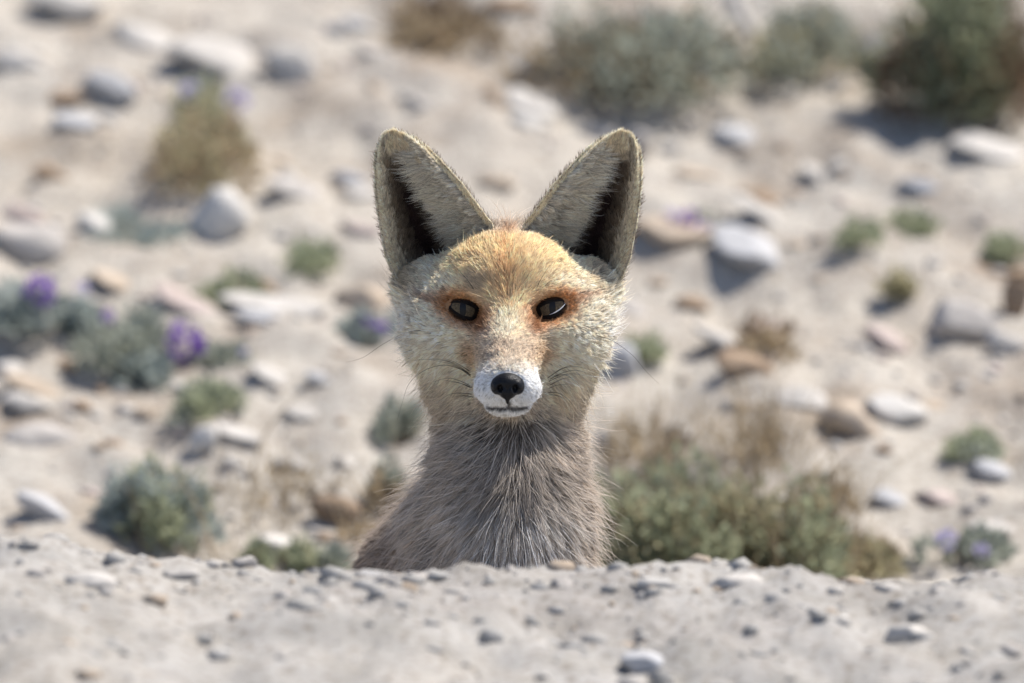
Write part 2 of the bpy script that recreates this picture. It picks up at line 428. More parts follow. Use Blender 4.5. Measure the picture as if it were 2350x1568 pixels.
def dome(n, rx, rz, ry, rnd, lfn, wid, upright):
    """leafy cushion: sprigs rising from the base, each with small leaves"""
    vs_, fs_ = [], []
    m = 4 + int(rx * 60)
    lobes = []
    for j in range(m):
        a = rnd.uniform(0, 2 * math.pi); q = 0.80 * math.sqrt(rnd.random())
        lobes.append((math.cos(a) * q, math.sin(a) * q, rnd.uniform(0.38, 0.62), (1.12 - 0.5 * q) * rnd.uniform(0.65, 1.1), rnd.uniform(0.4, 1)))
    wts = [l[2] * l[4] for l in lobes]
    for i in range(n):
        lx, ly, lr, lh, _ = rnd.choices(lobes, wts)[0]
        a = rnd.uniform(0, 2 * math.pi); q = math.sqrt(rnd.random())
        ox, oy = lx + math.cos(a) * lr * q, ly + math.sin(a) * lr * q
        top = Vector((ox * rx, oy * ry, rz * lh * math.sqrt(max(0.04, 1 - q * q * 0.92)) * rnd.uniform(0.3, 1.08)))
        d = Vector((math.cos(a) * q * 0.8 + lx * 0.6, math.sin(a) * q * 0.8 + ly * 0.6, upright)) + Vector((rnd.gauss(0, .45), rnd.gauss(0, .45), rnd.gauss(0, .3)))
        leaf(vs_, fs_, top, d, lfn * rnd.uniform(0.6, 1.3), wid * rnd.uniform(0.6, 1.2), Vector((rnd.gauss(0, 1), rnd.gauss(0, 1), rnd.gauss(0, 1))))
    return vs_, fs_
def blade(vs_, fs_, base, d, ln, w, bend, seg=5):
    d = d.normalized(); side = Vector((rp.gauss(0, 1), rp.gauss(0, 1), 0)).normalized(); p = base.copy(); i0 = len(vs_)
    for s in range(seg + 1):
        ww = w * (1 - s / seg * 0.8)
        vs_ += [p - side * ww, p + side * ww, p + d.cross(side) * ww]
        d = (d + bend / seg).normalized(); p = p + d * (ln / seg)
    for s in range(seg):
        for e in range(3):
            a, b_ = i0 + s * 3 + e, i0 + s * 3 + (e + 1) % 3
            fs_.append((a, b_, b_ + 3, a + 3))
def plant(px, py, w, h, mat, label, cat='plant', name='cushion_plant', n=None, flowers=(), leafsize=1.0, stalks=0, stalkmat='straw', stalklen=1.6, upright=0.7, second=None, group=None):
    """px, py: middle of the foot on the slope; w, h as seen"""
    x, y, z, k = hit(px, py)
    e = empty(name, (x, y, z - 0.002)); tag(e, label, cat, group)
    rnd = random.Random(int(px * 7 + py))
    rx, rz = w * k / 2, h * k
    ry = max(rx * 0.6, min(rx, 0.05))
    n = n or int(90 + (w * h) / 42)
    ls = 0.0062 * leafsize
    O = Vector((x, y, z - 0.002))
    # the slope rises behind: lift each leaf by the ground under it
    def settle(vs_):
        out = []
        for v in vs_:
            dz = SLOPE * v.y * 0.85
            out.append((O.x + v.x, O.y + v.y, O.z + v.z + dz))
        return out
    vs_, fs_ = dome(n, rx, rz, ry, rnd, ls * 1.6, ls * 0.42, upright)
    if fs_: mesh_obj('foliage', settle(vs_), fs_, PM[mat], e)
    if second:
        vs_, fs_ = dome(int(n * 0.45), rx * 0.95, rz * 0.95, ry, rnd, ls * 1.5, ls * 0.4, upright)
        mesh_obj('dry_foliage', settle(vs_), fs_, PM[second], e)
    vs_, fs_ = [], []
    for i in range(max(6, n // 22)):
        a = rnd.uniform(0, 6.28); q = rnd.random() ** 0.5
        blade(vs_, fs_, Vector((math.cos(a) * rx * .25 * q, math.sin(a) * ry * .25 * q, 0)), Vector((math.cos(a) * q, math.sin(a) * q, 0.9)), rz * rnd.uniform(.6, 1), 0.0009, Vector((0, 0, .2)))
    mesh_obj('stem', settle(vs_), fs_, PM['brown'], e)
    if stalks:
        vs_, fs_ = [], []
        for i in range(stalks):
            a = rnd.uniform(0, 6.28); q = rnd.random() ** 0.5
            blade(vs_, fs_, Vector((math.cos(a) * rx * q, math.sin(a) * ry * q, 0)), Vector((rnd.gauss(0, .35), rnd.gauss(0, .25), 1)), rz * stalklen * rnd.uniform(.5, 1.1), 0.0009, Vector((rnd.gauss(0, .5), rnd.gauss(0, .3), -.1)))
        mesh_obj('dry_stalk', settle(vs_), fs_, PM[stalkmat], e)
    for (fx, fy, fw, fm) in flowers:
        c = Vector(((fx - px) * k, -0.012, (py - fy) * k)); r = fw * k / 2
        vs_, fs_ = [], []
        for i in range(int(34 + fw * 0.5)):
            d = Vector((rnd.gauss(0, 1), rnd.gauss(0, 1), rnd.gauss(0, 1))).normalized()
            leaf(vs_, fs_, c + d * r * rnd.uniform(.35, .75), d + Vector((0, 0, .25)), r * .5, r * .22, Vector((rnd.gauss(0, 1), rnd.gauss(0, 1), rnd.gauss(0, 1))))
        fl = mesh_obj('flower_head', [(O.x + v.x, O.y + v.y, O.z + v.z) for v in vs_], fs_, PM[fm], e)
        vs_, fs_ = [], []
        ln = max(0.004, c.z)
        blade(vs_, fs_, Vector((c.x, c.y, 0)), Vector((0, 0, 1)), ln, 0.0009, Vector((0, 0, 0)), 3)
        mesh_obj('flower_stalk', [(O.x + v.x, O.y + v.y, O.z + v.z) for v in vs_], fs_, PM['green'], e)
    return e
plant(70, 752, 190, 110, 'bluegreen', 'leafy blue-green cushion with one violet flower head beside the big dull stone', flowers=[(92, 664, 76, 'purple'), (190, 660, 34, 'lilac')])
plant(190, 752, 130, 90, 'bluegreen', 'blue-green leafy cushion squeezed between two flowering plants')
plant(300, 822, 240, 120, 'greygreen', 'grey-green cushion bearing the brightest and largest purple flower head', flowers=[(425, 772, 96, 'purple'), (250, 708, 34, 'purple'), (376, 815, 36, 'lilac'), (412, 855, 36, 'lilac')])
plant(345, 880, 140, 66, 'bluegreen', 'low blue-green cushion under the largest purple flower head')
plant(505, 832, 110, 44, 'greygreen', 'small grey-green tuft just past the largest purple flower', flowers=[(560, 800, 22, 'lilac')])
plant(480, 270, 150, 110, 'green', 'dark green plant with whitish lilac flowers under the largest boulder', flowers=[(438, 196, 58, 'lilac'), (545, 208, 60, 'lilac')])
plant(462, 435, 270, 190, 'olive', 'olive and straw grass clump below the whitish flowers', name='grass_clump', cat='grass clump', second='dry', stalks=50, stalklen=1.0, n=760)
plant(300, 540, 200, 80, 'bluegreen', 'flat grey-green cushion beside the large chunky white stone', flowers=[(392, 556, 36, 'lilac')])
plant(708, 598, 120, 50, 'green', 'small dark green tuft alone on bare sand')
plant(525, 660, 170, 66, 'green', 'green tuft growing against the narrow tan ledge')
plant(852, 775, 110, 90, 'bluegreen', 'blue-green plant with two purple flowers beside the cheek of the fox', flowers=[(838, 735, 44, 'purple'), (872, 745, 44, 'purple')])
plant(470, 985, 170, 66, 'green', 'bright green low tuft in the middle of the pebbles', second='greygreen')
plant(380, 1240, 240, 185, 'bluegreen', 'tall blue-green tuft with straw stalks behind the gravel bank', second='green', stalks=14, stalklen=1.3)
plant(565, 1285, 70, 86, 'green', 'first small green sprig next to the tall blue-green tuft', stalks=2)
plant(672, 1292, 76, 66, 'green', 'green sprig behind the bank beside the white stone', stalks=3)
plant(745, 1300, 76, 76, 'greygreen', 'grey-green sprig against the shoulder of the fox', stalks=3)
plant(925, 1010, 100, 100, 'greygreen', 'grey-green tuft half hidden by the neck of the fox', stalks=6)
plant(885, 1150, 80, 130, 'greygreen', 'tall pale tuft behind the shoulder of the fox', second='dry', stalks=10)
plant(1540, 1330, 400, 300, 'green', 'large dense green shrub with brown dead twigs close beside the fox', cat='shrub', name='shrub', second='olive', stalks=80, stalkmat='dry', stalklen=1.25, n=2700, leafsize=1.0)
plant(1790, 1330, 340, 250, 'olive', 'olive green shrub with straw stalks next to the large dense shrub', cat='shrub', name='shrub', second='green', stalks=70, stalkmat='straw', stalklen=1.5, n=1900, leafsize=1.0)
plant(1960, 1310, 200, 90, 'olive', 'low olive tuft trailing off from the olive shrub', second='dry', stalks=20)
plant(2205, 1300, 220, 66, 'greygreen', 'low grey-green cushion with two lilac flowers behind the gravel bank', flowers=[(2170, 1236, 52, 'lilac'), (2252, 1262, 40, 'lilac')])
plant(1440, 205, 460, 230, 'greygreen', 'wide dry olive shrub above the smooth domed stone', cat='shrub', name='shrub', second='dry', stalks=60, stalkmat='brown', stalklen=1.0, n=1300, leafsize=1.2)
plant(1020, 75, 270, 110, 'dry', 'brown dry shrub at the head of the open sand', cat='shrub', name='shrub', second='brown', stalks=30, stalkmat='brown', n=500)
plant(1840, 165, 270, 150, 'greygreen', 'grey-green bush beside the pale dead stick', cat='shrub', name='shrub', second='olive', stalks=20, n=800)
plant(2230, 280, 400, 380, 'green', 'big dark green corner shrub over the dark shaded hole', cat='shrub', name='shrub', second='brown', stalks=60, stalkmat='brown', stalklen=1.1, n=2600, leafsize=1.2)
plant(1966, 612, 90, 46, 'green', 'small yellow-green tuft alone on the open sandy side')
plant(2088, 550, 110, 36, 'green', 'flat dark green tuft above the small yellow-green tuft')
plant(2062, 690, 60, 70, 'olive', 'dry olive sprig above the pinkish tilted stone', stalks=4)
plant(2245, 1045, 120, 50, 'green', 'small green tuft above a blue-grey stone', second='greygreen')
plant(2330, 570, 100, 60, 'green', 'dark green tuft on the long low brown stone')
plant(1490, 805, 90, 40, 'green', 'dark green strip of leaves beside the blue-grey cheek stone')
plant(1590, 540, 160, 30, 'greygreen', 'spray of purple flowers on the tan block stone', n=60, flowers=[(1540, 500, 34, 'lilac'), (1580, 506, 42, 'purple'), (1618, 530, 36, 'lilac')])
plant(1755, 800, 150, 90, 'dry', 'pinkish dry twiggy plant over the flat undercut stone', second='brown', stalks=14, n=120)
plant(1490, 1060, 230, 150, 'dry', 'tall thin straw grass behind the large dense shrub', cat='grass clump', name='grass_clump', n=60, stalks=80, stalklen=1.4)
plant(1730, 1080, 230, 170, 'dry', 'tall thin straw grass behind the olive green shrub', cat='grass clump', name='grass_clump', n=60, stalks=80, stalklen=1.3)
plant(1900, 1180, 160, 120, 'dry', 'short straw grass at the end of the olive green shrub', cat='grass clump', name='grass_clump', n=60, stalks=60, stalklen=1.1)
plant(640, 1140, 260, 120, 'dry', 'thin straw stalks among white stones', cat='grass clump', name='grass_clump', n=50, stalks=40, stalklen=1.5)
plant(840, 1230, 120, 110, 'dry', 'dry brown stalks touching the back of the fox', cat='grass clump', name='grass_clump', n=50, stalks=26, stalklen=1.2)
# a pale dead stick lying against the bush
def stick(p0, p1, r, label):
    x, y, z, k = hit(*p1); e = (x, y, z)
    a = Vector((x, y, z + r)); b_ = Vector(((p0[0] - 1175) * k, y + 0.05, (784 - p0[1]) * k))
    vs_, fs_ = [], []; n = 9; seg = 14
    u = (b_ - a).normalized(); s1 = u.cross(Vector((0, 1, 0))).normalized(); s2 = u.cross(s1)
    for i in range(seg + 1):
        t = i / seg; c = a.lerp(b_, t) + s1 * 0.004 * mnoise.noise(Vector((t * 3, 1, 2))); rr = r * (1 - .35 * t) * (1 + .2 * mnoise.noise(Vector((t * 6, 0, 0))))
        for j in range(n):
            q = j / n * 6.2832; vs_.append(tuple(c + (s1 * math.cos(q) + s2 * math.sin(q)) * rr))
    for i in range(seg):
        for j in range(n): fs_.append((i * n + j, i * n + (j + 1) % n, (i + 1) * n + (j + 1) % n, (i + 1) * n + j))
    fs_ += [tuple(range(n))[::-1], tuple(seg * n + j for j in range(n))]
    o = mesh_obj('dead_stick', vs_, fs_, SM['light'], loc=e); tag(o, label, 'stick')
stick((1660, -60), (1752, 150), 0.0062, 'pale weathered dead stick leaning into the grey-green bush')
def arch(pts, label):
    x, y, z, k = hit(*pts[0]); e = (x, y, z)
    c = [Vector(((q[0] - 1175) * k, y - 0.01 * i, (784 - q[1]) * k)) for i, q in enumerate(pts)]
    c[0].z = z - 0.002
    vs_, fs_ = [], []; n = 24
    for i in range(n + 1):
        t = i / n * (len(c) - 1); j = min(int(t), len(c) - 2); f = t - j
        a = c[max(0, j - 1)]; b_ = c[j]; d = c[j + 1]; g = c[min(len(c) - 1, j + 2)]
        q = 0.5 * (2 * b_ + (d - a) * f + (2 * a - 5 * b_ + 4 * d - g) * f * f + (3 * b_ - a - 3 * d + g) * f ** 3)
        r = 0.0011 * (1 - 0.6 * i / n)
        for w in range(5): vs_.append((q.x + r * math.cos(w * 1.2566), q.y + r * math.sin(w * 1.2566), q.z))
    for i in range(n):
        for w in range(5): fs_.append((i * 5 + w, i * 5 + (w + 1) % 5, i * 5 + 5 + (w + 1) % 5, i * 5 + 5 + w))
    o = mesh_obj('dry_grass_stalk', vs_, fs_, PM['straw'], loc=e); tag(o, label, 'stalk')
arch([(560, 1200), (590, 1040), (660, 930), (760, 860), (860, 780)], 'long arching straw stalk reaching towards the whiskers of the fox')
arch([(500, 1280), (470, 1200), (430, 1120), (395, 1060)], 'stiff straw stalk leaning over the tall blue-green tuft')
print('place built', round(time.time() - T0, 1))
# ------------------------------------------------------------------ the fox
# modelled in units of one picture pixel (S metres); X right, Y away from the camera, Z up
FX0 = -10.0
fox = empty('fox', (FX0 * S - 0.01, 0.06, HOLLOW))
tag(fox, 'young sandy red fox with large upright ears sitting up behind the gravel bank', 'fox')
def W(P):
    P = np.asarray(P, dtype=np.float64); return (P + np.array([FX0, 0, 0])) * S
def smin(a, b, k):
    h = np.clip(0.5 + 0.5 * (b - a) / k, 0, 1); return b + (a - b) * h - k * h * (1 - h)
def smax(a, b, k): return -smin(-a, -b, k)
def sd_ell(X, Y, Z, c, r):
    x, y, z = X - c[0], Y - c[1], Z - c[2]
    k0 = np.sqrt((x / r[0]) ** 2 + (y / r[1]) ** 2 + (z / r[2]) ** 2)
    k1 = np.sqrt((x / r[0] ** 2) ** 2 + (y / r[1] ** 2) ** 2 + (z / r[2] ** 2) ** 2) + 1e-6
    return k0 * (k0 - 1) / k1
def sd_cone(X, Y, Z, a, b, ra, rb):
    d = [b[i] - a[i] for i in range(3)]; L = sum(q * q for q in d)
    t = np.clip(((X - a[0]) * d[0] + (Y - a[1]) * d[1] + (Z - a[2]) * d[2]) / L, 0, 1)
    return np.sqrt((X - a[0] - t * d[0]) ** 2 + (Y - a[1] - t * d[1]) ** 2 + (Z - a[2] - t * d[2]) ** 2) - (ra + (rb - ra) * t)
def surface_nets(f, org, h):
    nx, ny, nz = f.shape
    ins = f < 0
    cnt = np.zeros((nx - 1, ny - 1, nz - 1), np.int8); 
    for i in (0, 1):
        for j in (0, 1):
            for k in (0, 1): cnt += ins[i:nx - 1 + i, j:ny - 1 + j, k:nz - 1 + k]
    cells = np.argwhere((cnt > 0) & (cnt < 8))
    idx = -np.ones(cnt.shape, np.int32); idx[tuple(cells.T)] = np.arange(len(cells))
    acc = np.zeros((len(cells), 3)); n = np.zeros(len(cells))
    cor = [(i, j, k) for i in (0, 1) for j in (0, 1) for k in (0, 1)]
    for a in range(8):
        for b in range(a + 1, 8):
            if sum(abs(cor[a][q] - cor[b][q]) for q in range(3)) != 1: continue
            fa = f[tuple((cells + cor[a]).T)]; fb = f[tuple((cells + cor[b]).T)]
            m = (fa < 0) != (fb < 0)
            t = np.where(m, fa / np.where(m, fa - fb, 1), 0)
            p = np.array(cor[a]) + t[:, None] * (np.array(cor[b]) - np.array(cor[a]))
            acc += p * m[:, None]; n += m
    V = (cells + acc / n[:, None]) * h + np.array(org)
    quads = []
    for ax in range(3):
        sl0 = [slice(None)] * 3; sl1 = [slice(None)] * 3
        sl0[ax] = slice(0, f.shape[ax] - 1); sl1[ax] = slice(1, f.shape[ax])
        e = np.argwhere(ins[tuple(sl0)] != ins[tuple(sl1)])
        o1, o2 = [(1, 2), (2, 0), (0, 1)][ax]
        ok = (e[:, o1] > 0) & (e[:, o2] > 0) & (e[:, o1] < f.shape[o1] - 1) & (e[:, o2] < f.shape[o2] - 1); e = e[ok]
        def at(d1, d2):
            q = e.copy(); q[:, o1] -= d1; q[:, o2] -= d2; return idx[tuple(q.T)]
        q = np.stack([at(1, 1), at(0, 1), at(0, 0), at(1, 0)], 1)
        fl = ins[tuple(e.T)] 
        q[~fl] = q[~fl][:, ::-1]
        quads.append(q)
    return V, np.concatenate(quads)
def grid(lo, hi, h):
    ax = [np.arange(lo[i], hi[i] + h, h, dtype=np.float32) for i in range(3)]
    return np.meshgrid(*ax, indexing='ij', sparse=True)

EYE = [(-100.0, 74.0), (100.0, 77.0)]
def fox_sdf(X, Y, Z):
    E = lambda c, r: sd_ell(X, Y, Z, c, r)
    K = lambda a, b, ra, rb: sd_cone(X, Y, Z, a, b, ra, rb)
    d = E((0, 75, 98), (168, 162, 156))                       # skull
    d = smin(d, E((0, 18, 122), (122, 95, 90)), 40)           # brow
    for s in (-1, 1):
        d = smin(d, E((s * 128, 75, 24), (92, 110, 104)), 55)  # cheeks
        d = smin(d, E((s * 100, 15, 120), (48, 50, 30)), 26)  # brow ridge
        d = smin(d, E((s * 105, 0, 30), (50, 50, 34)), 26)    # cheek bone
    for s in (-1, 1): d = smin(d, K((s * 135, 110, 80), (s * 184, 138, 122), 76, 60), 80)   # ear roots
    d = smin(d, K((0, -10, 15), (0, -200, -90), 88, 52), 62)  # muzzle
    d = smin(d, K((0, -16, 78), (0, -225, -82), 60, 36), 40)  # bridge
    for s in (-1, 1):
        d = smin(d, E((s * 30, -188, -106), (43, 66, 36)), 34)   # upper lips
    j = K((0, -40, -95), (0, -196, -136), 62, 24)             # jaw
    d = smin(d, j, 10)
    d = smin(d, E((0, -184, -144), (50, 40, 24)), 8)
    d = smin(d, K((0, 105, 0), (0, 150, -300), 138, 140), 60)      # neck
    for s in (-1, 1): d = smin(d, E((s * 88, 90, -82), (76, 92, 76)), 55)   # ruff
    d = smin(d, E((6, 95, -430), (142, 150, 240)), 70)       # chest
    d = smin(d, K((92, 130, -370), (118, 95, -620), 60, 56), 50)   # shoulders and forelegs
    d = smin(d, K((118, 95, -620), (120, 60, -930), 56, 34), 30)
    d = smin(d, E((118, 20, -965), (42, 70, 30)), 20)
    d = smin(d, K((-98, 165, -420), (-130, 95, -640), 84, 70), 50)
    d = smin(d, K((-130, 95, -640), (-120, 60, -930), 62, 34), 30)
    d = smin(d, E((-118, 20, -965), (42, 70, 30)), 20)
    d = smin(d, K((-66, 260, -420), (-158, 560, -575), 142, 180), 60)   # trunk
    d = smin(d, E((-60, 560, -780), (150, 190, 190)), 50)     # haunches
    d = smin(d, E((-240, 540, -800), (110, 190, 190)), 50)
    for sx in (-50, -300): d = smin(d, E((sx, 330, -965), (48, 120, 30)), 25)
    d = smin(d, K((-170, 700, -900), (-420, 480, -950), 70, 60), 40)    # tail
    d = smin(d, K((-420, 480, -950), (-470, 220, -955), 62, 30), 40)
    return d
t_ = time.time()
H_ = 5.0
lo_, hi_ = (-560, -285, -1010), (300, 800, 300)
GX, GY, GZ = grid(lo_, hi_, H_)
SDF = fox_sdf(GX, GY, GZ)
SDF = np.broadcast_to(SDF, (GX.shape[0], GY.shape[1], GZ.shape[2]))
def skin_y(x, z):
    c = SDF[int(round((x - lo_[0]) / H_)), :, int(round((z - lo_[2]) / H_))]
    i = int(np.argmax(c < 0)); t = c[i - 1] / (c[i - 1] - c[i]); return lo_[1] + (i - 1 + t) * H_
SDF = np.array(SDF)
for (ex, ez), s in zip(EYE, (-1, 1)):      # eye sockets
    y0 = skin_y(ex, ez)
    c_ = (ex - s * 6, y0 - 10, ez - 2)
    rx_ = (54, 44, 33)
    dx_, dz_ = GX - c_[0], GZ - c_[2]; t_s = R(17) * s
    xr = dx_ * math.cos(t_s) + dz_ * math.sin(t_s); zr = -dx_ * math.sin(t_s) + dz_ * math.cos(t_s)
    SDF = smax(SDF, -sd_ell(xr, GY - c_[1], zr, (0, 0, 0), rx_), 14)
FV, FQ = surface_nets(SDF, lo_, H_)
print('fox surface', len(FV), round(time.time() - t_, 1))
def vnormals(V, Q):
    n = np.cross(V[Q[:, 2]] - V[Q[:, 0]], V[Q[:, 3]] - V[Q[:, 1]])
    N = np.zeros_like(V)
    for k in range(4): np.add.at(N, Q[:, k], n)
    return N / (np.linalg.norm(N, axis=1, keepdims=True) + 1e-9)
FN = vnormals(FV, FQ)
if np.mean(np.sum((FN * (FV - FV.mean(0))), 1)) < 0: FQ = FQ[:, ::-1]; FN = -FN

# coat colours -----------------------------------------------------------------
def cc(r, g, b, k=1.0): return np.array(srgb(r, g, b)) * k
CREAM, TAN, ORANGE, RUST = cc(253, 241, 216), cc(250, 220, 172), cc(216, 160, 104), cc(160, 102, 58)
WHITE, PALE, GREY, NECK, DARK = cc(250, 249, 246), cc(253, 241, 219), cc(160, 148, 136), cc(212, 200, 186), cc(74, 64, 56)
PINKB = cc(224, 206, 184)
def gs(x, c, r): return np.exp(-((x - c) / r) ** 2)
def ss(a, b, x):
    t = np.clip((x - a) / (b - a), 0, 1); return t * t * (3 - 2 * t)
def lay(col, w, c): return col + (np.asarray(c) - col) * np.clip(w, 0, 1)[:, None]
_fr = [(rng.normal(size=3), rng.uniform(0, 6.28)) for _ in range(24)]
def fnoise(P, sc, k=0, n=5):
    r = np.zeros(len(P))
    for i in range(n):
        d, ph = _fr[(i + k * 5) % 24]; r += np.sin((P @ d) / sc * (1 + 0.35 * i) + ph + k)
    return r / n
def coat(P):
    """tip colour and root colour of the coat at P"""
    X, Y, Z = P.T; aX = np.abs(X); n1 = fnoise(P, 26, 0); n2 = fnoise(P, 9, 1)
    col = np.tile(CREAM, (len(P), 1))
    col = lay(col, 0.35 * ss(-.1, .6, n1), TAN)
    col = lay(col, 0.75 * ss(165, 100, aX) * ss(50, 100, Z) * ss(262, 225, Z), TAN)
    head = ss(-190, -110, Z)
    # forehead: tan with a rusty streak in the middle, grey spot over the inner brow
    col = lay(col, 0.4 * gs(X, 0, 46) * ss(20, 80, Z) * ss(265, 170, Z), TAN)
    col = lay(col, 0.45 * gs(X + 4, 0, 20) * ss(60, 110, Z) * ss(290, 240, Z) * (0.6 + 0.6 * n2), ORANGE)
    col = lay(col, 0.55 * gs(X + 62, 0, 34) * gs(Z, 128, 30), GREY)
    col = lay(col, 0.18 * gs(X - 58, 0, 34) * gs(Z, 128, 26), GREY)
    # pale brow line and cheeks
    col = lay(col, 0.6 * gs(aX, 125, 45) * gs(Z, 135, 18), PALE)
    col = lay(col, 0.9 * ss(110, 190, aX) * ss(150, 60, Z), PALE)
    col = lay(col, 0.55 * ss(30, -40, Z) * ss(60, 110, aX) * head, PALE)
    # around the eyes
    for (ex, ez), s in zip(EYE, (-1, 1)):
        dx, dz = (X - ex) * s, Z - ez - 0.25 * (X - ex) * s
        rr = np.sqrt((dx / 86) ** 2 + (np.where(dz > 0, dz / 52, dz / 62)) ** 2)
        col = lay(col, 0.9 * ss(1.05, 0.42, rr + 0.10 * n2), ORANGE)
        col = lay(col, 0.7 * ss(0.78, 0.42, rr + 0.06 * n2), RUST)
        col = lay(col, 0.85 * gs(dx, -42, 22) * gs(dz, -34, 24), RUST)      # dark tear mark
        col = lay(col, 0.6 * gs(dx, 74, 30) * gs(dz, 4, 11), RUST)          # streak at the outer corner
    # bridge of the nose and the patches beside it
    br = ss(34, -10, Z) * ss(74, 50, aX) * ss(20, -60, Y)
    col = lay(col, 0.9 * br, PINKB)
    col = lay(col, 0.75 * gs(aX, 78, 22) * gs(Z, -26, 36) * ss(-20, -60, Y), cc(196, 160, 122))
    col = lay(col, 0.5 * ss(-30, -70, Z) * br, PALE)
    col = lay(col, 0.45 * br * ss(0.1, 0.7, n2), cc(150, 130, 112))
    mz = np.sqrt((X / 92) ** 2 + ((Z + 112) / 58) ** 2)
    wm = ss(1.36, 0.80, mz + 0.13 * n2) * ss(-60, -165, Y) * (1 - 0.8 * gs(X, 0, 44) * ss(-92, -62, Z))
    col = lay(col, wm, WHITE)
    col = lay(col, 0.8 * ss(-25, -120, Z) * ss(85, 125, aX) * ss(-150, -60, Y), cc(206, 191, 167))
    col = lay(col, 0.7 * ss(195, 235, aX) * ss(100, 40, Z), cc(242, 238, 230))
    # throat, chest, trunk
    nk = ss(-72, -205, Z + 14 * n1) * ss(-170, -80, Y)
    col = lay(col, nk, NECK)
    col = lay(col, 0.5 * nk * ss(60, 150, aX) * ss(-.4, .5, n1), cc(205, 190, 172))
    tr = ss(210, 330, Y) * ss(-180, -240, Z)
    col = lay(col, tr * 0.8, cc(176, 160, 146))
    er = ss(175, 215, aX) * ss(95, 140, Z)
    col = lay(col, 0.85 * er * ss(-.8, .5, n1), cc(164, 146, 118))  # ear roots: shade is put into this darker coat colour
    col = lay(col, 0.6 * nk * gs(X, 22, 85) * ss(-180, -280, Z), cc(156, 148, 140))
    # top of the head between the ears
    tp = ss(228, 252, Z) * ss(100, 50, aX)
    col = lay(col, 0.7 * tp, cc(186, 176, 168)); col = lay(col, 0.8 * tp * gs(X, 0, 16) * ss(110, 40, Y), cc(198, 156, 116))
    # mouth line and the line under the nose
    ml = gs(Z, -148 + 0.004 * aX, 4.6) * ss(54, 36, aX) * ss(-150, -175, Y)
    col = lay(col, 0.95 * ml, cc(48, 42, 40))
    ph = gs(X, 0, 4) * ss(-150, -146, Z) * ss(-128, -132, Z) * ss(-180, -200, Y)
    col = lay(col, 0.9 * ph, cc(48, 42, 40))
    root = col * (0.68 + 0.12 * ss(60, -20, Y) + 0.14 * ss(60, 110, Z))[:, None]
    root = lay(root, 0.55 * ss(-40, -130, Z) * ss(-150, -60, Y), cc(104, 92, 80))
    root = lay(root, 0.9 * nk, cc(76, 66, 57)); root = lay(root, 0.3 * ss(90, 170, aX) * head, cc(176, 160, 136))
    root = lay(root, 0.8 * er, cc(96, 83, 68))  # the same painted shade at the hair roots
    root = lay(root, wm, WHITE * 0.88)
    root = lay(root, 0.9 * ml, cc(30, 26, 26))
    return col, root

# body mesh ---------------------------------------------------------------------
def vcol_mat(name, rough=0.8):
    m, nt, b = nodes_mat(name)
    a = nt.nodes.new('ShaderNodeAttribute'); a.attribute_name = 'coat'
    nt.links.new(a.outputs['Color'], b.inputs['Base Color']); b.inputs['Roughness'].default_value = rough; b.inputs['Specular IOR Level'].default_value = 0.1
    return m
SKIN = vcol_mat('fox_skin')
def paint(o, cols):
    at = o.data.attributes.new('coat', 'FLOAT_COLOR', 'POINT')
    at.data.foreach_set('color', np.concatenate([cols, np.ones((len(cols), 1))], 1).astype(np.float32).ravel())
def skin_mesh(name, V, Q, cols, parent):
    o = mesh_obj(name, W(V), np.asarray(Q).tolist(), SKIN, parent); paint(o, cols); return o
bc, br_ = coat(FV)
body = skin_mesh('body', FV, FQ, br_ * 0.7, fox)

# fur ---------------------------------------------------------------------------
def fur_mat():
    m = bpy.data.materials.new('fox_fur'); m.use_nodes = True; nt = m.node_tree; nt.nodes.clear()
    out = nt.nodes.new('ShaderNodeOutputMaterial'); a = nt.nodes.new('ShaderNodeAttribute'); a.attribute_name = 'coat'
    d = nt.nodes.new('ShaderNodeBsdfPrincipled'); d.inputs['Roughness'].default_value = 0.55; d.inputs['Specular IOR Level'].default_value = 0.12
    tr = nt.nodes.new('ShaderNodeBsdfTranslucent'); mx = nt.nodes.new('ShaderNodeMixShader'); mx.inputs[0].default_value = 0.40
    nt.links.new(a.outputs['Color'], d.inputs['Base Color']); nt.links.new(a.outputs['Color'], tr.inputs['Color'])
    nt.links.new(d.outputs[0], mx.inputs[1]); nt.links.new(tr.outputs[0], mx.inputs[2]); nt.links.new(mx.outputs[0], out.inputs[0])
    return m
FUR = fur_mat()
def unit(v): return v / (np.linalg.norm(v, axis=-1, keepdims=True) + 1e-9)
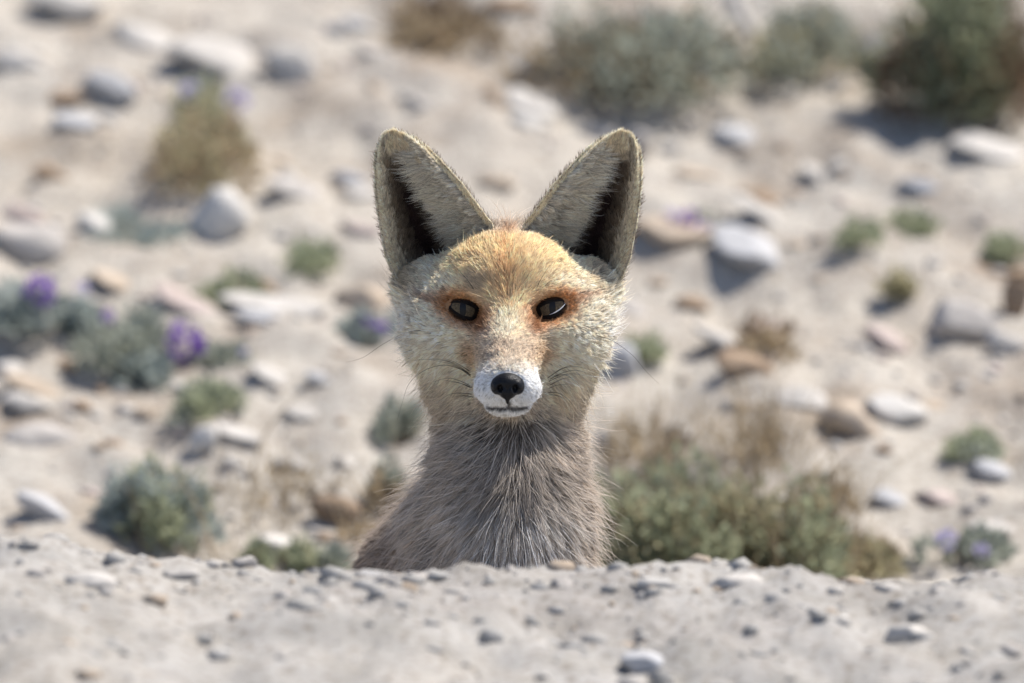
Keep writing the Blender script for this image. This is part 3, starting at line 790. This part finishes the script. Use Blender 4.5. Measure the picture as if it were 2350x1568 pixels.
def strands(P, N, T, L, lift, tipc, rootc, rad, clump=0.5, nclump=14, wild=0.12, droop=0.0, K=6, wave=0.0, cup=0.75):
    """hair points (n, K, 3), colours and radii"""
    n = len(P)
    T = T - N * np.sum(T * N, 1, keepdims=True); T = unit(T + rng.normal(size=(n, 3)) * 0.02)
    B = np.cross(N, T)
    a = (fnoise(P, 45, 2) * 0.35 + fnoise(P, 14, 3) * 0.28 + rng.normal(size=n) * wild)
    T = T * np.cos(a)[:, None] + B * np.sin(a)[:, None]
    L = L * np.exp(rng.normal(size=n) * 0.18) * (1 + 0.14 * fnoise(P, 11, 1) + 0.22 * fnoise(P, 24, 3) * (L > 40))
    lift = lift * (1 + 0.18 * fnoise(P, 17, 2) + rng.normal(size=n) * 0.15)
    pts = np.zeros((n, K, 3)); pts[:, 0] = P - N * 2.0
    tk = np.linspace(0, 1, K)
    for k in range(1, K):
        l = lift * (1 - cup * (tk[k] - 0.5 / K)); d = T * np.cos(l)[:, None] + N * np.sin(l)[:, None]
        d = unit(d + np.array([0, 0, -1.0]) * (droop * tk[k]) + rng.normal(size=(n, 3)) * 0.05)
        pts[:, k] = pts[:, k - 1] + d * (L / (K - 1))[:, None]
    if np.any(np.asarray(clump) > 0) and n > 50:
        m = max(8, n // nclump); sid = rng.choice(n, m, replace=False)
        kd = kdtree.KDTree(m)
        for i, s in enumerate(sid): kd.insert(P[s], i)
        kd.balance()
        near = np.array([kd.find(p)[1] for p in P]); sp = sid[near]
        same = np.sum(N * N[sp], 1) > 0.3
        dist = np.linalg.norm(P - P[sp], axis=1)
        w = (clump * np.exp(rng.normal(size=n) * 0.25)).clip(0, 0.93) * same * (dist < L * 1.2)
        for k in range(1, K): pts[:, k] += (pts[sp, k] - pts[:, k]) * (w * tk[k] ** 1.4)[:, None]
        jit = (rng.normal(size=m) * 0.13)[near]
        tipc = tipc * (1 + jit)[:, None]; rootc = rootc * (1 + jit)[:, None]
    jit = rng.normal(size=n) * 0.17 - 0.40 * (rng.random(n) < 0.08)
    tipc = (tipc * (1 + jit)[:, None]).clip(0.005, 0.96); rootc = (rootc * (1 + jit)[:, None]).clip(0.004, 0.9)
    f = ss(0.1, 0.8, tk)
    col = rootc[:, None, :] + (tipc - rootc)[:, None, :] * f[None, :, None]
    rr = rad[:, None] * (1 - 0.85 * tk ** 1.5)[None, :]
    return pts, col, rr
def hair_obj(name, sets, parent, mat=FUR):
    pts = np.concatenate([s[0].reshape(-1, 3) for s in sets]); col = np.concatenate([s[1].reshape(-1, 3) for s in sets]); rr = np.concatenate([s[2].reshape(-1) for s in sets])
    sizes = np.concatenate([np.full(s[0].shape[0], s[0].shape[1], np.int32) for s in sets])
    hc = bpy.data.hair_curves.new(name); hc.add_curves(sizes.tolist())
    loc = np.array(parent_world(parent))
    hc.attributes['position'].data.foreach_set('vector', (W(pts) - loc).astype(np.float32).ravel())
    ra = hc.attributes.get('radius') or hc.attributes.new('radius', 'FLOAT', 'POINT')
    ra.data.foreach_set('value', (rr * S).astype(np.float32).ravel())
    ca = hc.attributes.new('coat', 'FLOAT_COLOR', 'POINT')
    ca.data.foreach_set('color', np.concatenate([col, np.ones((len(col), 1))], 1).astype(np.float32).ravel())
    hc.materials.append(mat)
    o = bpy.data.objects.new(name, hc); C.objects.link(o); o.parent = parent
    return o
def scatter(V, N, Q, dens):
    """random points on a quad mesh, dens = hairs per square unit at the face centres"""
    out = []
    tri = np.concatenate([Q[:, [0, 1, 2]], Q[:, [0, 2, 3]]])
    A = 0.5 * np.linalg.norm(np.cross(V[tri[:, 1]] - V[tri[:, 0]], V[tri[:, 2]] - V[tri[:, 0]]), axis=1)
    cen = V[tri].mean(1); nn = N[tri].mean(1)
    cnt = rng.poisson(A * dens(cen, nn))
    t = np.repeat(np.arange(len(tri)), cnt); r1 = np.sqrt(rng.random(len(t))); r2 = rng.random(len(t))
    b = np.stack([1 - r1, r1 * (1 - r2), r1 * r2], 1)[:, :, None]
    return (V[tri[t]] * b).sum(1), unit((N[tri[t]] * b).sum(1))
EYC = []
for (ex, ez) in EYE: EYC.append(np.array([ex, skin_y(ex, ez) + 54 - 22, ez]))
NOSE_C = np.array([0.0, skin_y(0, -100) + 11, -99.0])
print('eye', EYC, 'nose', NOSE_C)
def body_len(P, N):
    X, Y, Z = P.T; aX = np.abs(X)
    L = np.full(len(P), 30.0)
    L = L + (54 - L) * ss(80, 160, aX) * ss(180, 80, Z)
    L = L + (78 - L) * ss(140, 205, aX) * ss(120, 20, Z)
    L = L + (66 - L) * ss(0, -70, Z) * ss(70, 130, aX)
    L = L + (19 - L) * ss(40, -30, Y) * ss(110, 70, aX) * ss(110, 70, Z) * ss(-140, -100, Z)
    L = L + (11 - L) * ss(-110, -195, Y)
    L = L + (72 - L) * ss(222, 256, Z) * ss(40, 110, Y) * ss(90, 50, aX)
    nk = ss(-125, -200, Z) * ss(-120, -60, Y)
    L = L + (80 - L) * nk
    L = L + (100 - L) * nk * gs(X, 22, 90) * ss(-300, -380, Z)
    L = L + (62 - L) * ss(200, 300, Y) * ss(-150, -220, Z)
    L = L * (1 - 0.5 * ss(-600, -750, Z))
    for c in EYC: L = np.minimum(L, 10 + 0.34 * np.maximum(0, np.linalg.norm((P - c) * [1, .6, 1], axis=1) - 50))
    return L
def body_flow(P, N):
    X, Y, Z = P.T
    T = unit(P - np.array([0, -330, -60.0]))
    T[:, 0] += 0.15 * np.sign(X)
    T[:, 2] -= 0.55 * ss(60, -60, Z) * ss(80, 160, np.abs(X))
    nk = ss(-135, -210, Z) * ss(-140, -80, Y)
    xc = X - 22
    a = np.clip(xc / 120, -1, 1); sa = np.sign(a) * np.abs(a) ** 0.7
    low = ss(-330, -420, Z) * gs(xc, 0, 75)
    Tn = np.stack([1.1 * sa * (1 - 0.75 * low) + 0.0 * X, 0.35 * np.abs(sa) + 0 * X, -0.85 + 0.45 * np.abs(sa) * ss(-520, -300, Z) - 0.6 * low], 1)
    T = T * (1 - nk)[:, None] + unit(Tn) * nk[:, None]
    tr = ss(240, 360, Y) * ss(-150, -230, Z)
    T = T * (1 - tr)[:, None] + np.array([-0.2, 0.8, -0.5]) * tr[:, None]
    leg = ss(-620, -700, Z)
    T = T * (1 - leg)[:, None] + np.array([0, 0.1, -1.0]) * leg[:, None]
    return T
def dens(P, N):
    X, Y, Z = P.T
    d = np.full(len(P), 0.28)
    d = d + (0.55 - d) * ss(60, 0, Y) * ss(-150, -120, Z)
    d = d + (0.9 - d) * ss(-110, -150, Y)
    d = d + (0.24 - d) * ss(-150, -230, Z)
    vis = np.maximum(ss(0.65, 0.3, N[:, 1]), 0.12)
    d = d * vis * np.where(Z < -600, 0.12, 1) * np.where(Y > 380, 0.5, 1)
    for c in EYC: d = np.where(np.linalg.norm(P - c, axis=1) < 55, 0, d)
    d = np.where(np.linalg.norm((P - NOSE_C) / np.array([38, 40, 31]), axis=1) < 1, 0, d)
    return d
t_ = time.time()
P, N = scatter(FV, FN, FQ, dens)
X, Y, Z = P.T
L = body_len(P, N); T = body_flow(P, N); tc_, rc_ = coat(P)
nk = ss(-125, -200, Z) * ss(-120, -60, Y)
face = ss(70, 10, Y) * ss(-160, -130, Z) * ss(150, 110, np.abs(X))
front = ss(0.25, 0.85, -N[:, 1]) * (1 - nk)
lift = 0.62 - 0.22 * front
lift = np.maximum(lift, 0.52 * ss(30, 16, L))
lift = lift + (1.1 - lift) * ss(225, 256, Z) * ss(40, 110, Y)
lift = lift + 0.15 * (1 - front) * ss(150, 205, np.abs(X)) * ss(120, 40, Z) * ss(-200, -120, Z)
white_tip = nk * gs(X, 22, 95) * ss(-300, -400, Z)
tc_ = lay(tc_, 0.85 * white_tip * (rng.random(len(P)) < 0.55), cc(246, 243, 238))
rad = 0.75 + 0.1 * nk
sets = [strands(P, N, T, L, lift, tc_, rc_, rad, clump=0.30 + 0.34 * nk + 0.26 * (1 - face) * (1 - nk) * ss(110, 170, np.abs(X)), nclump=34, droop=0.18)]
# long stray guard hairs that break the outline
sel = rng.random(len(P)) < np.where(L > 38, 0.035, 0.006)
sets.append(strands(P[sel], N[sel], T[sel], L[sel] * 1.5, lift[sel] * 1.25, tc_[sel] * 1.08, tc_[sel], np.full(sel.sum(), 0.6), clump=0, wild=0.35))
print('fur', len(P), round(time.time() - t_, 1))

# eyes --------------------------------------------------------------------------
def ball_cap(c, r, ang, ax, nr=10, ns=40, ex=1.0):
    """a cap of a sphere round the axis ax; ex squeezes it sideways (slit pupil)"""
    ax = ax / np.linalg.norm(ax); s1 = np.cross(ax, [0, 0, 1.0]); s1 /= np.linalg.norm(s1); s2 = np.cross(s1, ax)
    V = [c + ax * r]; F = []
    for i in range(1, nr + 1):
        for j in range(ns):
            q = 2 * math.pi * j / ns; a = ang * i / nr
            d = math.sin(a) * (s1 * math.cos(q) * ex + s2 * math.sin(q)); d = d + ax * math.sqrt(max(0, 1 - d @ d)) * (1 if a < math.pi / 2 else -1)
            V.append(c + d * r)
    F += [(0, 1 + j, 1 + (j + 1) % ns) for j in range(ns)]
    for i in range(nr - 1):
        for j in range(ns): F.append((1 + i * ns + j, 1 + (i + 1) * ns + j, 1 + (i + 1) * ns + (j + 1) % ns, 1 + i * ns + (j + 1) % ns))
    return np.array(V), F
def gloss_mat(name, col, rough, coat_=0.0, spec=0.5):
    m, nt, b = nodes_mat(name); b.inputs['Base Color'].default_value = (*col, 1); b.inputs['Roughness'].default_value = rough
    b.inputs['Coat Weight'].default_value = coat_; b.inputs['Coat Roughness'].default_value = 0.04; b.inputs['Specular IOR Level'].default_value = spec
    return m
M_BALL = gloss_mat('eye_dark_rim', (0.010, 0.008, 0.007), 0.3, 0.1, 0.2)
M_IRIS = mat_noise('eye_iris', srgb(66, 57, 45), srgb(108, 93, 71), scale=900, rough=0.35, detail=3, spec=0.06)
M_PUP = gloss_mat('eye_pupil', (0.016, 0.015, 0.015), 0.3, 0.05, 0.1)
M_LID = mat_noise('eyelid_skin', (0.010, 0.008, 0.007), (0.022, 0.018, 0.016), scale=600, rough=0.9, spec=0.02)
M_GLINT = gloss_mat('eye_wet_glint', (0.55, 0.56, 0.58), 0.06, 1.0)  # pale wet colour, a painted glint on the lid
lid_sets = []
for ei, c in enumerate(EYC):
    s = -1 if c[0] < 0 else 1
    axis_ = np.array([0.05 * s, -1, 0.02])
    V, F = ball_cap(c, 52, R(100), axis_, 14, 40)
    eye = mesh_obj('eye', W(V), F, M_BALL, fox)
    V, F = ball_cap(c, 52.5, R(31.5), axis_, 8, 40); ir = mesh_obj('iris', W(V), F, M_IRIS, eye)
    V, F = ball_cap(c, 52.9, R(23), axis_, 8, 36, 0.36); mesh_obj('pupil', W(V), F, M_PUP, eye)
    # eyelid: a shell over the ball with an almond opening
    tilt = R(19) if s < 0 else R(20)
    ns, rings = 64, 16
    def almond(q):
        cq = math.cos(q); x = 40 * cq - 4 * s; e = (1 - (cq * 0.998) ** 2); e = e ** (1.25 if cq * s < 0 else 0.9)
        z = (11.0 * e ** 0.85 + 0.6) if math.sin(q) >= 0 else -(14.0 * e ** 0.85 - 0.4)
        x2 = x * math.cos(tilt) - z * math.sin(tilt) * s * -1 if False else x
        # s = +1: inner corner is at -x; it sits lower than the outer corner
        a = tilt * s
        return x * math.cos(a) - z * math.sin(a), x * math.sin(a) + z * math.cos(a)
    V, F, NN = [], [], []
    RL = 54.0
    for r_ in range(-1, rings):
        for j in range(ns):
            q = 2 * math.pi * j / ns; ax_, az_ = almond(q)
            f = max(0, r_) / (rings - 1)
            ox, oz = 54.6 * math.cos(q + tilt * s), 53.0 * math.sin(q + tilt * s)
            x = ax_ + (ox - ax_) * f; z = az_ + (oz - az_) * f
            rad_ = 52.2 if r_ < 0 else (RL - 1.3 * (1 - f) ** 10)
            y = -math.sqrt(max(rad_ * rad_ - x * x - z * z, 1.0))
            V.append(c + np.array([x, y, z]))
    V = np.array(V)
    for r_ in range(rings):
        for j in range(ns): F.append((r_ * ns + j, r_ * ns + (j + 1) % ns, (r_ + 1) * ns + (j + 1) % ns, (r_ + 1) * ns + j))
    lid = mesh_obj('eyelid', W(V), F, M_LID, eye)
    # short hairs over the outer part of the lid
    nh = 7000; jj = rng.random(nh) * ns; rf = 0.7 + rng.random(nh) ** 0.85 * (rings - 0.9)
    def at_(rf, jj):
        r0 = np.floor(rf).astype(int); j0 = np.floor(jj).astype(int); fr = (rf - r0)[:, None]; fj = (jj - j0)[:, None]
        g = lambda a, b: V[(np.clip(a, 0, rings) * ns + b % ns)]
        return (g(r0, j0) * (1 - fr) + g(r0 + 1, j0) * fr) * (1 - fj) + (g(r0, j0 + 1) * (1 - fr) + g(r0 + 1, j0 + 1) * fr) * fj
    Pl = at_(rf, jj); Nl = unit(Pl - c); Tl = unit(Pl - c * np.array([1, 0, 1]) - np.array([0, 1, 0]) * Pl[:, 1:2]) + np.array([0.5 * s, 0, 0.1])
    tc1, rc1 = coat(Pl)
    dk = ss(5.0, 2.0, rf); tc1 = lay(tc1, 0.9 * dk, cc(40, 28, 22)); rc1 = lay(rc1, 0.95 * dk, cc(26, 19, 16))
    lid_sets.append(strands(Pl, Nl, Tl, np.full(nh, 11.0), np.full(nh, 0.42), tc1, rc1, np.full(nh, 0.6), clump=0.2, wild=0.2))
    # wet lower rim of one eye, its glint given as a pale colour
    rim = []
    for q in np.linspace(math.pi * (1.45 if s > 0 else 1.2), math.pi * (1.93 if s > 0 else 1.35), 14):
        x, z = almond(q); x *= 0.97; z *= 0.97; rim.append(c + np.array([x, -math.sqrt(53.8 ** 2 - x * x - z * z), z]))
    rim = np.array(rim); Vt, Ft = [], []
    for i, p in enumerate(rim):
        w_ = 1.7 * math.sin(math.pi * (i + 0.5) / len(rim)) + 0.2
        for j in range(6): q = j / 6 * 6.283; Vt.append(p + np.array([0, math.cos(q) * w_ - 0.6, math.sin(q) * w_]))
    for i in range(len(rim) - 1):
        for j in range(6): Ft.append((i * 6 + j, i * 6 + (j + 1) % 6, i * 6 + 6 + (j + 1) % 6, i * 6 + 6 + j))
    if s > 0: mesh_obj('tear_glint', W(np.array(Vt)), Ft, M_GLINT, eye)

# nose --------------------------------------------------------------------------
nX, nY, nZ = grid((-52, -48, -44), (52, 44, 40), 1.6)
nd = sd_ell(nX, nY, nZ, (0, 4, 5), (35, 34, 25))
for s in (-1, 1):
    nd = smin(nd, sd_ell(nX, nY, nZ, (s * 23, 2, -3), (16, 27, 19)), 8)
    nd = smin(nd, sd_ell(nX, nY, nZ, (s * 9, -10, -14), (11, 20, 15)), 6)
nd = smin(nd, sd_cone(nX, nY, nZ, (0, -14, -22), (0, -8, -40), 9, 3), 8)
for s in (-1, 1):
    nd = smax(nd, -sd_ell(nX, nY, nZ, (s * 17.5, -27, -8), (6.5, 13, 9.5)), 3)
    nd = smax(nd, -sd_cone(nX, nY, nZ, (s * 19, -25, -13), (s * 40, -8, -14), 3.6, 2.4), 3)
nd = smax(nd, -sd_cone(nX, nY, nZ, (0, -36, -8), (0, -26, -34), 1.6, 1.8), 3)
nV, nQ = surface_nets(np.ascontiguousarray(nd), (-52, -48, -44), 1.6)
nN = vnormals(nV, nQ)
if np.mean(np.sum(nN * nV, 1)) < 0: nQ = nQ[:, ::-1]
m, nt, b = nodes_mat('nose_leather'); b.inputs['Base Color'].default_value = (0.008, 0.008, 0.009, 1); b.inputs['Roughness'].default_value = 0.38; b.inputs['Specular IOR Level'].default_value = 0.16
vt = nt.nodes.new('ShaderNodeTexVoronoi'); vt.inputs['Scale'].default_value = 1300; tcn = nt.nodes.new('ShaderNodeTexCoord'); nt.links.new(tcn.outputs['Object'], vt.inputs['Vector'])
bp = nt.nodes.new('ShaderNodeBump'); bp.inputs['Strength'].default_value = 0.5; bp.inputs['Distance'].default_value = 0.0004; bp.invert = True
nt.links.new(vt.outputs['Distance'], bp.inputs['Height']); nt.links.new(bp.outputs[0], b.inputs['Normal'])
nose = mesh_obj('nose', W(nV + NOSE_C), nQ.tolist(), m, fox)

# ears --------------------------------------------------------------------------
OUT_ = np.array([(-0.22, -205, 70, 110), (0, -256, 132, 105), (0.14, -281, 196, 95), (0.34, -297, 284, 82), (0.52, -304, 354, 74), (0.70, -304, 414, 70), (0.82, -300, 442, 70), (0.90, -293, 464, 70), (0.96, -282, 478, 71), (1, -266, 484, 72)], float)
INN_ = np.array([(-0.22, -30, 170, 30), (0, -34, 268, 30), (0.14, -66, 310, 32), (0.34, -104, 362, 38), (0.52, -144, 405, 48), (0.70, -182, 442, 58), (0.82, -212, 465, 64), (0.90, -232, 476, 68), (0.96, -248, 482, 70), (1, -258, 485, 72)], float)
def ear_pt(u, v, back=0.0):
    o = np.stack([np.interp(v, OUT_[:, 0], OUT_[:, k]) for k in (1, 3, 2)], -1); i = np.stack([np.interp(v, INN_[:, 0], INN_[:, k]) for k in (1, 3, 2)], -1)
    f = (u + 1) / 2
    p = o + (i - o) * f[..., None]
    vv = np.clip(v, 0, 1)
    dep = (135 * (1 - vv) ** 1.45 + 3) * np.where(v < 0, 1 + v, 1)
    prof = (1 - np.abs(u - 0.02 * (1 - u * u)) ** 2.4).clip(0, 1)
    p[..., 1] += dep * prof
    p[..., 1] += 16 * ss(0.84, 1.0, np.abs(u)) * ss(1.0, 0.9, v) * (1 - back)
    p[..., 1] += back * 16 * ss(0.84, 1.0, np.abs(u)) * ss(1.0, 0.9, v)
    p[..., 1] += back * (9 + 14 * (1 - vv)) * (1 - np.abs(u) ** 4)
    return p
ear_sets_by = []
for s in (-1, 1):
    nu, nv = 49, 49
    uu, vv = np.meshgrid(np.linspace(-1, 1, nu), np.linspace(-0.22, 1, nv), indexing='ij')
    fr = ear_pt(uu, vv); bk = ear_pt(uu, vv, 1.0)
    if s > 0:
        for g in (fr, bk): g[..., 0] *= -1; g[..., 0] += 2; g[..., 2] -= 1
    V = np.concatenate([fr.reshape(-1, 3), bk.reshape(-1, 3)]); I = np.arange(nu * nv).reshape(nu, nv); n0 = nu * nv
    Q = np.stack([I[:-1, :-1], I[1:, :-1], I[1:, 1:], I[:-1, 1:]], -1).reshape(-1, 4)
    Qb = Q[:, ::-1] + n0
    if s > 0: Q = Q[:, ::-1]; Qb = Qb[:, ::-1]
    fN, bN = vnormals(V, Q), vnormals(V, Qb)
    Nn = np.concatenate([fN[:n0], bN[n0:]])
    rimq = []
    for line in (I[0, :], I[-1, :]):
        rimq += [(line[k], line[k + 1], line[k + 1] + n0, line[k] + n0) for k in range(nv - 1)]
    rimq += [(I[k, -1], I[k + 1, -1], I[k + 1, -1] + n0, I[k, -1] + n0) for k in range(nu - 1)]
    deepv = ss(0.62, 0.30, np.abs(uu + 0.10)) * ss(0.66, 0.42, vv)  # dark inner skin, darkened further to paint in the shade of the hollow
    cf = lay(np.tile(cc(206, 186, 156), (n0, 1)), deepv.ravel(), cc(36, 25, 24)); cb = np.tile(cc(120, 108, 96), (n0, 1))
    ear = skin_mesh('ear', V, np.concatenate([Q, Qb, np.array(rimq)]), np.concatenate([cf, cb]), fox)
    # hair
    def samp(n, umin, umax, vmin, vmax, bk_=False, pw=1.0):
        u = rng.uniform(umin, umax, n); v = vmin + (vmax - vmin) * (1 - (1 - rng.random(n)) ** pw)
        wdt = np.linalg.norm(ear_pt(np.full(n, 1.), v) - ear_pt(np.full(n, -1.), v), axis=1); keep = rng.random(n) < (wdt / 270).clip(0.08, 1); u, v = u[keep], v[keep]
        e = 0.012; b_ = 1.0 if bk_ else 0.0
        p = ear_pt(u, v, b_); du = ear_pt(np.clip(u + e, -1, 1), v, b_) - ear_pt(np.clip(u - e, -1, 1), v, b_); dv = ear_pt(u, np.clip(v + e, -.2, 1), b_) - ear_pt(u, np.clip(v - e, -.2, 1), b_)
        n_ = unit(np.cross(du, dv)); n_ = n_ * np.where((n_[:, 1] > 0) == bk_, 1, -1)[:, None]
        if s > 0:
            for g in (p, du, dv, n_): g[:, 0] *= -1
            p[:, 0] += 2; p[:, 2] -= 1
        return u, v, p, n_, unit(du), unit(dv)
    es = []
    BE, BEG = cc(252, 240, 214), cc(236, 220, 190)
    # velvet of the rim and of the tip
    for (a0, a1, n) in ((-1, -0.76, 11000), (0.82, 1, 9000)):
        u, v, p, n_, du, dv = samp(n, a0, a1, -0.1, 1)
        col = lay(np.tile(BE, (len(u), 1)), 0.3 * (rng.random(len(u))), BEG)
        es.append(strands(p, n_, dv * 0.9 + du * np.sign(u)[:, None] * 0.7, np.full(len(u), 11.0), np.full(len(u), 0.45), col, col * 0.85, np.full(len(u), 0.65), clump=0.2))
    u, v, p, n_, du, dv = samp(9000, -0.9, 0.95, 0.72, 1)
    col = np.tile(BE * 0.95, (len(u), 1)); es.append(strands(p, n_, dv + du * u[:, None] * 0.5, np.full(len(u), 12.0), np.full(len(u), 0.4), col, col * 0.75, np.full(len(u), 0.65), clump=0.2))
    # long pale hair of the medial wall, lying across towards the dark opening
    u, v, p, n_, du, dv = samp(17000, 0.40, 0.95, -0.12, 0.88)
    l_ = (18 + 36 * ss(0.85, 0.25, v)) * (0.5 + 0.5 * ss(0.95, 0.55, u))
    col = lay(np.tile(cc(248, 239, 220), (len(u), 1)), 0.6 * rng.random(len(u)) ** 1.5, cc(176, 159, 132))
    es.append(strands(p, n_, -du * (0.75 + 0.3 * ss(.7, .2, v))[:, None] + dv * (0.55 - 0.55 * ss(.45, 0, v))[:, None], l_, np.full(len(u), 0.50), col, col * 0.44, np.full(len(u), 0.8), clump=0.66, nclump=34, wild=0.16))
    u, v, p, n_, du, dv = samp(1500, 0.36, 0.62, -0.1, 0.7)
    col = np.tile(cc(240, 230, 210), (len(u), 1))
    es.append(strands(p, n_, -du + dv * 0.35, 42 + 20 * rng.random(len(u)), np.full(len(u), 0.75), col, col * 0.8, np.full(len(u), 0.6), clump=0.45, nclump=8, wild=0.35))
    u, v, p, n_, du, dv = samp(5200, 0.10, 0.46, -0.1, 0.62)
    col = lay(np.tile(cc(150, 134, 113), (len(u), 1)), 0.8 * ss(0.42, 0.12, u), cc(70, 57, 49))  # darker towards the opening, softens the edge of its painted shade
    es.append(strands(p, n_, -du * 0.8 + dv * 0.4, np.full(len(u), 32.0), np.full(len(u), 0.5), col, col * 0.35, np.full(len(u), 0.7), clump=0.5, nclump=16, wild=0.3))
    u, v, p, n_, du, dv = samp(3600, -0.72, -0.44, -0.1, 0.62)
    col = lay(np.tile(cc(140, 124, 103), (len(u), 1)), 0.8 * ss(-0.66, -0.46, u), cc(66, 54, 47))  # outer side: the same painted fade into the dark hollow
    es.append(strands(p, n_, dv * 0.9 + du * 0.4, np.full(len(u), 26.0), np.full(len(u), 0.45), col, col * 0.4, np.full(len(u), 0.7), clump=0.5, nclump=16, wild=0.3))
    # lateral wall
    u, v, p, n_, du, dv = samp(10000, -0.95, -0.64, -0.1, 0.88)
    l_ = 11 + 12 * ss(-0.9, -0.65, u)
    col = lay(np.tile(cc(248, 234, 206), (len(u), 1)), 0.5 * rng.random(len(u)) + 0.5 * ss(-.8, -.62, u), cc(128, 112, 92))
    es.append(strands(p, n_, dv * 0.9 + du * 0.15, l_, np.full(len(u), 0.42), col, col * 0.66, np.full(len(u), 0.75), clump=0.5, nclump=26, wild=0.2))
    # upper hollow; hair coloured darker towards the painted shade of the opening
    u, v, p, n_, du, dv = samp(8000, -0.6, 0.45, 0.50, 0.88)
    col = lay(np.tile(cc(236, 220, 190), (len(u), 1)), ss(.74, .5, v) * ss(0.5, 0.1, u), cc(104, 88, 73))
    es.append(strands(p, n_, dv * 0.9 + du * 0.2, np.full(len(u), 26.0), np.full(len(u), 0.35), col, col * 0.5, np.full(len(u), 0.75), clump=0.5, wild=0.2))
    # sparse hair deep inside, coloured dark to add to the shade there
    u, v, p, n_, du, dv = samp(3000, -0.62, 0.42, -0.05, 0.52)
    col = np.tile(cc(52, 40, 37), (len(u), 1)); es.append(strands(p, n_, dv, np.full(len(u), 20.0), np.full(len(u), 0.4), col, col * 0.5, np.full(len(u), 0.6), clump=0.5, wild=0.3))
    # back of the ear: short, dark tipped; shows as a fringe along the edge
    u, v, p, n_, du, dv = samp(9000, -1, 1, -0.1, 1, True)
    col = lay(np.tile(cc(150, 136, 118), (len(u), 1)), ss(.1, .9, rng.random(len(u))), cc(70, 60, 52))
    es.append(strands(p, n_, dv + du * u[:, None] * 0.8, 15 + 8 * (1 - v), np.full(len(u), 0.65), col, col * 0.8, np.full(len(u), 0.6), clump=0.3, wild=0.3))
    # tuft rising in front of the ear foot
    hair_obj('ear_fur', es, ear)
hair_obj('fur', sets + lid_sets, body)

# whiskers ----------------------------------------------------------------------
WM = bpy.data.materials.new('whisker'); WM.use_nodes = True
WM.node_tree.nodes['Principled BSDF'].inputs['Base Color'].default_value = (0.02, 0.017, 0.015, 1); WM.node_tree.nodes['Principled BSDF'].inputs['Roughness'].default_value = 0.4
def whisker(pts, r=0.75, reach=45):
    """pts in picture pixels; the first sits on the muzzle"""
    p = []
    for i, (px, py) in enumerate(pts): p.append([px - 1165, 0, 784 - py])
    p = np.array(p, float)
    y0 = skin_y(p[0, 0], p[0, 2]); t = np.linalg.norm(p - p[0], axis=1)
    p[:, 1] = y0 - 2 - reach * np.sin(np.minimum(1, t / 110) * 1.57) + 0.12 * np.maximum(0, t - 110)
    # smooth (Catmull-Rom)
    q = np.concatenate([[2 * p[0] - p[1]], p, [2 * p[-1] - p[-2]]]); out = []
    for i in range(1, len(q) - 2):
        for tt in np.linspace(0, 1, 6, endpoint=(i == len(q) - 3)):
            a, b_, c_, d_ = q[i - 1], q[i], q[i + 1], q[i + 2]
            out.append(0.5 * (2 * b_ + (c_ - a) * tt + (2 * a - 5 * b_ + 4 * c_ - d_) * tt ** 2 + (3 * b_ - a - 3 * c_ + d_) * tt ** 3))
    out = np.array(out); n = len(out)
    hair_obj('whisker', [(out[None], np.full((1, n, 3), 0.02), (r * (1 - 0.8 * np.linspace(0, 1, n)))[None])], fox, WM)
for w in [
  [(1075, 856), (1050, 838), (1020, 826), (985, 822)], [(1078, 860), (1052, 842), (1020, 828), (975, 825), (930, 830)],
  [(1080, 864), (1055, 846), (1028, 834), (990, 826)], [(1082, 862), (1058, 848), (1020, 838), (975, 850), (940, 880), (925, 920), (912, 965)],
  [(1078, 885), (1055, 874), (1028, 868), (995, 876)], [(1080, 890), (1052, 878), (1015, 872)], [(1084, 890), (1058, 880), (1030, 876)],
  [(1085, 905), (1055, 902), (1030, 906), (1005, 922)], [(1088, 912), (1062, 908), (1038, 912)], [(1078, 852), (1045, 832), (1015, 822)],
  [(1256, 868), (1280, 852), (1305, 840), (1335, 836)], [(1260, 872), (1285, 858), (1320, 850), (1355, 860), (1385, 880)],
  [(1258, 876), (1285, 864), (1312, 858), (1340, 862)], [(1262, 884), (1290, 870), (1315, 866)], [(1265, 862), (1290, 846), (1325, 842), (1370, 856), (1400, 872)],
  [(1258, 892), (1280, 884), (1305, 882)], [(1255, 902), (1280, 902), (1305, 918), (1322, 945)], [(1258, 906), (1285, 910), (1312, 930)],
  [(1268, 866), (1296, 860), (1325, 880), (1340, 905)],
]: whisker(w)
whisker([(968, 758), (930, 764), (880, 790), (835, 820), (795, 832)], 0.7, 70)
whisker([(1366, 770), (1405, 782), (1450, 815), (1480, 850), (1512, 882)], 0.7, 70)
whisker([(1088, 665), (1072, 642), (1050, 618), (1038, 606)], 0.7); whisker([(1232, 660), (1242, 640), (1258, 615), (1268, 604)], 0.7)
print('fox done', round(time.time() - T0, 1))
